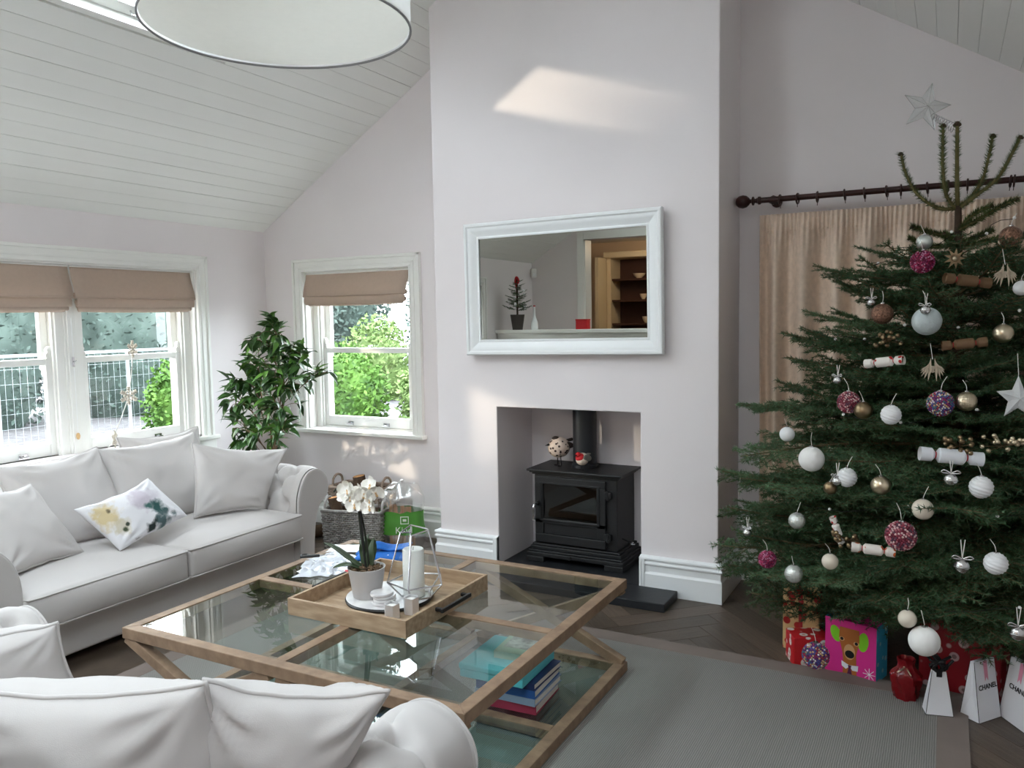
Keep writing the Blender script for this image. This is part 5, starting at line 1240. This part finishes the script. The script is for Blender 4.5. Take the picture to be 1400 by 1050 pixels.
def present(label, p, rz, w, d, h, m_, rib=None, tilt=0):
    t = thing('wrapped_present', label, 'present', p, rot=(tilt, 0, rz))
    MB().soft(w/2, d/2, h/2, .006, 3, c=(0, 0, h/2)).build('wrapping', m_, t, smooth=40)
    MB().prism([(-w/2*.5, -d/2), (w/2*.5, -d/2), (0, -d/2+.01)], h*.3, h*.301).build('paper_flap', m_, t)
    if rib:
        MB().bx(-.009, .009, -d/2-.0012, d/2+.0012, -.0005, h+.0012).build('ribbon_band', rib, t)
        m = MB()
        for a in range(5): m.tube(spline([(0, 0, h), (.03*cos(a*1.26), .03*sin(a*1.26), h+.03), (.05*cos(a*1.26), .05*sin(a*1.26), h+.012), (0, 0, h+.002)], 4), .004, 5)
        m.build('bow', rib, t, smooth=180)
    return t
present('tall cream and red patterned present standing at the left under the tree', (-.55, 3.85, 0), radians(-12), .17, .12, .36, 'santacream', 'redprint')
present('small red present printed with white santa faces left of the deer bag', (-.52, 3.71, 0), radians(25), .16, .12, .13, 'santared')
present('large dark red present printed with pale circles behind the white bags', (.09, 3.72, 0), radians(-14), .30, .16, .30, 'santadark')
cbag = thing('cellophane_bag', 'small bunched red cellophane gift with a gold tie left of the white bag', 'gift', (-.115, 3.50, 0), 0)
MB().grid(28, 16, lambda u, v: ((.05*(1-.15*cos(v*5))*(1 if v < .6 else max(.15, 1-2.2*(v-.6)) if v < .85 else .5+1.2*(v-.85)))*cos(2*pi*u)*(1+.12*sin(u*50+v*9)), (.045*(1 if v < .6 else max(.15, 1-2.2*(v-.6)) if v < .85 else .5+1.2*(v-.85)))*sin(2*pi*u)*(1+.12*sin(u*43+v*7)), .001+.17*v), cu=True).build('wrap', 'cellored', cbag, smooth=40)
torus(MB(), (0, 0, .14), .02, .004, 'z', 16, 6).tube([(0, -.02, .14), (-.03, -.05, .125)], .003, 5).tube([(0, -.02, .14), (.02, -.05, .12)], .003, 5).build('tie', 'gold', cbag, smooth=180)
def carrier(label, p, rz, w, d, h, top, lettering=None, black=False):
    """paper carrier bag whose sides fold in to a ridge"""
    t = thing('carrier_bag', label, 'bag', p, rz); w2_, d2 = w/2, d/2
    A = [Vector(q) for q in ((-w2_, -d2, .001), (w2_, -d2, .001), (w2_, d2, .001), (-w2_, d2, .001))]; T_ = [Vector(q) for q in ((-w2_*top, -.008, h), (w2_*top, -.008, h), (w2_*top, .008, h), (-w2_*top, .008, h))]
    def panel(nm, vs, fs):
        o = MB().add(vs, fs).build(nm, 'bagwhite', t); s = o.modifiers.new('t', 'SOLIDIFY'); s.thickness = .0012; return o
    panel('front_panel', [A[0], A[1], T_[1], T_[0]], [(0, 1, 2, 3)]); panel('back_panel', [A[2], A[3], T_[3], T_[2]], [(0, 1, 2, 3)])
    for a, b, c_, e in ((A[1], A[2], T_[2], T_[1]), (A[3], A[0], T_[0], T_[3])):
        mid = (a+b)/2+(Vector((0, 0, h*.42))); sgn = -1 if a.x > 0 else 1; mid.x += sgn*.012; tm = (c_+e)/2; tm.x += sgn*.012; bm_ = (a+b)/2
        panel('gusset', [a, bm_, b, e if False else c_, tm, e, mid], [(0, 1, 6), (1, 2, 6), (2, 3, 6), (3, 4, 6), (4, 5, 6), (5, 0, 6)])
    panel('bottom_panel', A, [(0, 1, 2, 3)])
    m = MB()
    for i in range(4): m.tube([A[i], A[(i+1) % 4]], .0013, 4)
    for i in range(4): m.tube([A[i], T_[i]], .0011, 4)
    m.build('black_piping', 'bagblack', t)
    lean = atan2(d2-.008, h)
    if lettering:
        f = .56; M = trans(0.004, -d2+(d2-.008)*f-.0016, h*f) @ Matrix.Rotation(pi/2-lean, 4, 'X')
        text('lettering', lettering, .0265, 'bagblack', t, M, .0003, .0005)
        MB().prism([(-.010, 0), (.010, 0), (.009, -.075), (.0, -.06), (-.009, -.075)], 0, .0008, 'z', M=trans(0, -.0105, h*.99) @ Matrix.Rotation(pi/2-lean, 4, 'X')).build('ribbon', 'pinkribbon', t)
    if black:
        m = MB()
        for i in range(7): m.tube(spline([(0, 0, h-.01), (.03*cos(i), .015*sin(i), h+.02), (.05*cos(i*1.7), .02*sin(i*1.7), h+.045+.01*(i % 3))], 4), .006, 5)
        m.build('black_tissue', 'bagblack', t, smooth=180); MB().bx(-.010, .010, -.011, -.0085, h-.05, h+.01).build('ribbon', 'bagblack', t)
    return t
carrier('small plain white paper bag with a black tissue top on the rug corner', (.0, 3.41, .012), radians(14), .096, .062, .165, .52, None, True)
carrier('white paper bag with black lettering and pink ribbon, facing right', (.145, 3.475, 0), radians(53), .125, .08, .225, .9, 'CHANEL')
carrier('white paper bag with black lettering cut by the right edge of the photo', (.285, 3.475, 0), radians(-58), .155, .09, .235, .85, 'CHANEL')
# ------------------------------------------------------------------ garden outside
mat('gravel', (92, 89, 90), .95, col2=(62, 60, 62), vscale=9, bump=.6, bscale=12); mat('hedge', (74, 86, 80), .8, col2=(50, 61, 56), vscale=3, spec=.2); mat('shrub', (78, 108, 44), .7, col2=(46, 74, 28), vscale=4, spec=.2); mat('shrublight', (110, 126, 78), .7, col2=(80, 102, 54), vscale=4, spec=.2); mat('drytwig', (170, 150, 136), .9); mat('galv', (196, 200, 204), .4, metal=.6); mat('wallbrick', (150, 128, 112), .95, var=.2)
struct(MB().bx(-30, XL-.3, -20, 30, -.3, .06).bx(XL-.3, 30, YB+.3, 30, -.3, .06).build('ground', 'gravel'))
GZ = .06
def foliage_bush(name, label, cat, c, rx, ry, rz, n, m_, size, seed, core=.78, group=None):
    t = thing(name, label, cat, (c[0], c[1], GZ), group=group); rg = random.Random(seed); m = MB(); cz = c[2]-GZ
    for i in range(n):
        a = rg.uniform(0, 2*pi); zz = rg.uniform(-1, 1); q = sqrt(1-zz*zz); k = rg.uniform(.72, 1.06)*(1+.16*noise.noise((cos(a)*q*2+seed, sin(a)*q*2, zz*2)))
        p = Vector((rx*k*q*cos(a), ry*k*q*sin(a), cz+rz*k*zz))
        if p.z < .02: continue
        d = Vector((rg.gauss(0, 1), rg.gauss(0, 1), rg.gauss(0, .8))).normalized(); s = d.orthogonal().normalized(); L = size*rg.uniform(.6, 1.3)
        m.add([p, p+d*L*.5+s*L*.24, p+d*L, p+d*L*.5-s*L*.24], [(0, 1, 2, 3)])
    tag(m.build('foliage', m_, t), kind='stuff')
    MB().sphere((0, 0, cz), 1, 20, 12, (rx*core, ry*core, rz*core), disp=lambda ph, th: .1*noise.noise((cos(ph)*2, sin(ph)*2, th*2+seed))).build('inner_growth', m_, t, smooth=180)
    MB().tube([(0, 0, 0), (.02, .02, max(.3, cz-rz*.5))], .05, 8).build('stem', 'bark', t)
    return t
hy_ = [-6.4, -.6, 1.8, 4.2, 6.6, 9.0, 11.4]  # first tree is unseen, placed to keep sun off most of the bay
for i, y in enumerate(hy_):
    foliage_bush('hedge_tree', ['tall dark hedge tree beyond the bay window, nearest the camera side', 'dark hedge tree, second along the row outside the bay', 'dark hedge tree, third along the row outside the bay', 'dark hedge tree behind the left bay sash', 'dark hedge tree behind the middle of the bay', 'dark hedge tree behind the right bay sash', 'dark hedge tree at the far end of the row outside the bay'][i], 'tree', (-13.0+.4*(i % 2), y, 1.6), 1.5, 1.35, 2.6, 9000, 'hedge', .10, 40+i, .88, 'hedge trees outside the bay')
foliage_bush('garden_tree', 'tall garden tree off to the left, shading the near roof window', 'tree', (-15.8, -11.3, 4.6), 1.5, 1.55, 4.9, 4200, 'hedge', .34, 83, .86)  # unseen tree, put up to cut the sun patch on the chimney short
foliage_bush('garden_tree', 'tall garden tree farthest to the left behind the camera', 'tree', (-15.8, -15.1, 4.6), 1.5, 1.6, 4.9, 4200, 'hedge', .34, 84, .86)  # another unseen sun blocker, for the rest of the roof windows
foliage_bush('garden_shrub', 'bright green shrub seen in the right pane of the bay', 'shrub', (-7.9, 6.5, .55), .42, .42, .62, 3000, 'shrub', .075, 60)
for i, (x, y, z, r, mm, lb) in enumerate(((-7.45, 8.7, .45, .72, 'shrub', 'green shrub filling the left of the small sash window'), (-6.05, 9.2, .42, .62, 'shrublight', 'pale green shrub in the middle of the small sash window'), (-8.9, 9.4, .5, .7, 'shrub', 'green shrub at the far left outside the small window'), (-5.1, 9.3, .42, .6, 'shrub', 'green shrub at the right outside the small window'))):
    foliage_bush('garden_shrub', lb, 'shrub', (x, y, z), r, r*.8, r*1.1, 5200, mm, .085, 70+i, .8)
foliage_bush('garden_tree', 'dark leafy tree behind the shrubs in the small window', 'tree', (-11.8, 14.2, 4.0), 1.1, 1.2, 3.9, 9000, 'hedge', .14, 80, .8)
foliage_bush('garden_shrub', 'pale tall shrub between the dark tree and the sky in the small window', 'shrub', (-9.6, 12.4, .6), .75, .6, 1.0, 4000, 'shrublight', .1, 82, .7)
foliage_bush('garden_tree', 'slim grey-green tree at the right of the small window', 'tree', (-8.35, 12.2, 1.7), .28, .3, 1.3, 900, 'hedge', .11, 81, .3)
# mesh site fence outside the bay
fe = thing('site_fence', 'galvanised mesh fence panels on feet outside the bay window', 'fence', (-8.8, 5.5, GZ))
m = MB()
for k in range(0, 76): m.tube([(0, -3+k*.08, .2), (0, -3+k*.08, 1.18)], .0011, 4, cap=False)
for k in range(0, 7): m.tube([(0, -3, .24+k*.16), (0, 3, .24+k*.16)], .0011, 4, cap=False)
tag(m.build('wire_mesh', 'galv', fe), kind='stuff')
for y in (-3, -.6, .95, 3):
    MB().tube([(0, y, 0), (0, y, 1.2)], .018, 8).build('post', 'galv', fe)
    MB().bx(-.3, .3, y-.1, y+.1, 0, .1).build('foot', 'gravel', fe)
MB().tube([(0, -3, 1.18), (0, 3, 1.18)], .016, 8).build('top_rail', 'galv', fe); MB().tube([(0, -3, .2), (0, 3, .2)], .016, 8).build('bottom_rail', 'galv', fe)
t = thing('low_wall', 'low brick edging wall outside the bay window', 'wall', (-7.3, 5.9, GZ))
for i in range(8):
    for r in range(2): MB().bx(-.05, .05, -.9+i*.225+(.11 if r else 0), -.9+i*.225+.215+(.11 if r else 0), r*.075, r*.075+.065).build('brick', 'wallbrick', t, bevel=.004)

# ------------------------------------------------------------------ the end of the room behind the camera, seen in the mirror
mat('kitchenwall', (206, 184, 160), .9); mat('creamwood', (216, 200, 172), .5); mat('dresserdark', (70, 40, 30), .6)
kx0, kx1, ky = -6.4, 1.0, -4.4
struct(MB().bx(kx0, kx1, ky-.2, ky, 0, 2.8).build('wall_kitchen_back', 'kitchenwall')); struct(MB().bx(kx0-.2, kx0, ky, YR-.2, 0, 2.8).build('wall_kitchen_left', 'kitchenwall')); struct(MB().bx(kx1, kx1+.2, ky, YR-.2, 0, 2.8).build('wall_kitchen_right', 'kitchenwall'))
struct(MB().bx(kx0-.2, kx1+.2, ky-.2, YR-.2, 2.8, 3.0).build('ceiling_kitchen', 'ceilpaint')); struct(MB().bx(kx0-.2, XL, YR-.4, YR-.2, 0, 2.8).build('wall_kitchen_front', 'kitchenwall'))
struct(MB().bx(OX0-.09, OX0, YR-.001, YR+.02, 0, OZ+.09).bx(OX0, OX1, YR-.001, YR+.02, OZ, OZ+.09).bx(OX0-.001, OX0+.012, YR-.2, YR, 0, OZ).build('trim_1', 'white', bevel=.003))
lw = thing('half_wall', 'half-height white wall with a ledge across the kitchen opening, seen in the mirror', 'half wall', (-3.1, -.10, 0))
MB().bx(-1.65, 1.2, -.10, .10, 0, 1.38).build('panel', 'white', lw); MB().bx(-1.652, 1.22, -.14, .15, 1.38, 1.42).build('ledge', 'white', lw, bevel=.006)
ds = thing('dresser', 'cream dresser with dark open shelves in the kitchen, seen in the mirror', 'dresser', (-4.25, -4.38, 0))
MB().bx(-.65, -.58, 0, .45, 0, 2.5).build('side', 'creamwood', ds); MB().bx(.58, .65, 0, .45, 0, 2.5).build('side', 'creamwood', ds); MB().bx(-.7, .7, 0, .5, 2.5, 2.6).build('cornice', 'creamwood', ds, bevel=.02)
MB().bx(-.58, .58, 0, .02, .05, 2.5).build('back_board', 'dresserdark', ds)
for z in (.9, 1.42, 1.8, 2.14): MB().bx(-.58, .58, .02, .40, z, z+.03).build('shelf', 'dresserdark', ds)
MB().bx(-.72, -.66, .0, .48, 0, 2.5, M=trans(0, .3, 0)).build('door', 'creamwood', ds)
mat('china', (226, 210, 190), .4); mat('redbox', (190, 30, 36), .5)
for i, (x, z, r, lb) in enumerate(((-4.42, 2.17, .10, 'cream bowl on the upper dresser shelf, left of two'), (-4.14, 2.17, .12, 'cream bowl on the upper dresser shelf, right of two'), (-4.35, 1.83, .06, 'small cup on the middle dresser shelf, left'), (-4.2, 1.83, .05, 'small cup on the middle dresser shelf, middle'), (-4.0, 1.83, .06, 'small cup on the middle dresser shelf, right'), (-4.3, 1.45, .07, 'pale jar on the lower dresser shelf, left'), (-4.05, 1.45, .07, 'pale jar on the lower dresser shelf, right'))):
    h = r*(.8 if i < 2 else 1.5); o = MB().lathe([(r*.4, 0), (r*.45, .01), (r*.85 if i < 2 else r*.9, h*.6), (r, h), (r*.94, h), (r*.5, .02), (.001, .02)], 24, cap=False).build('bowl' if i < 2 else ('cup' if i < 5 else 'jar'), 'china', None, (x, -4.14, z), smooth=40)
    tag(o, lb, 'bowl' if i < 2 else ('cup' if i < 5 else 'jar'), 'crockery on the dresser')
t = thing('storage_box', 'red box on the ledge of the half wall, seen in the mirror', 'box', (-3.68, -.10, 1.42)); MB().bx(-.07, .07, -.05, .05, 0, .10).build('body', 'redbox', t, bevel=.004); MB().bx(-.073, .073, -.053, .053, .10, .115).build('lid', 'redbox', t, bevel=.003)
t = thing('small_christmas_tree', 'small potted christmas tree with a red bow on the ledge, seen in the mirror', 'christmas tree', (-4.50, -.05, 1.42))
MB().lathe([(.06, 0), (.085, .17), (.087, .18), (.075, .18), (.001, .16)], 20, cap=False).build('pot', 'potdark', t, smooth=40); MB().tube([(0, 0, .15), (0, 0, .62)], .012, 8).build('trunk', 'trunkbark', t)
for k in range(22):
    zz = .22+.36*k/22; o = link('branch', BR[.36][k % 2], t, (0, 0, zz), (0, radians(-15), k*2.4)); s_ = .42*(1-(zz-.2)/.5)+.12; o.scale = (s_, s_, s_)
MB().tube(spline([(0, 0, .54), (.02, 0, .58), (0, .01, .62), (-.02, 0, .57), (0, 0, .5)], 5), .014, 6).build('bow', 'redbox', t, smooth=180)
for k in range(6): MB().sphere((.10*cos(k*1.3), .10*sin(k*1.3), .26+.04*k), .016, 10, 7).build('bauble', 'ornwhite', t, smooth=180)
t = thing('alarm_sensor', 'white motion sensor high in the corner, seen in the mirror', 'sensor', (XL+.05, YR+.05, 2.13), radians(-45)); MB().soft(.035, .025, .06, .012, 3).build('body', 'white', t, smooth=40); MB().soft(.02, .006, .02, .005, 3, c=(0, .026, -.02)).build('lens', 'coolwhite', t, smooth=40)
t = thing('glass_bottle', 'slender white bottle on the ledge, seen in the mirror', 'bottle', (-4.30, -.10, 1.42)); MB().lathe([(.04, 0), (.042, .01), (.04, .08), (.012, .16), (.010, .26), (.012, .27)], 20).build('body', 'coolwhite', t, smooth=40); MB().lathe([(.013, .27), (.013, .285)], 12).build('stopper', 'redbox', t)
kl = thing('ceiling_light', 'round kitchen ceiling light, seen only by its glow in the mirror', 'lamp', (-3.6, -2.9, 2.8)); mat('lampglow', (255, 214, 160), .5, emit=(255, 206, 150), estr=6)  # invented fixture, out of view, to give the kitchen its warm light
MB().lathe([(.001, -.06), (.14, -.05), (.16, -.03)], 28).build('globe', 'lampglow', kl, smooth=180); MB().lathe([(.165, -.03), (.17, 0)], 28).build('rim', 'white', kl)
ld = bpy.data.lights.new('kitchen_lamp', 'POINT'); ld.energy = 26; ld.color = (1, .80, .58); ld.shadow_soft_size = .15; lo_ = bpy.data.objects.new('kitchen_lamp', ld); C.objects.link(lo_); lo_.location = (-3.6, -2.9, 2.62)  # point light added below the unseen fixture
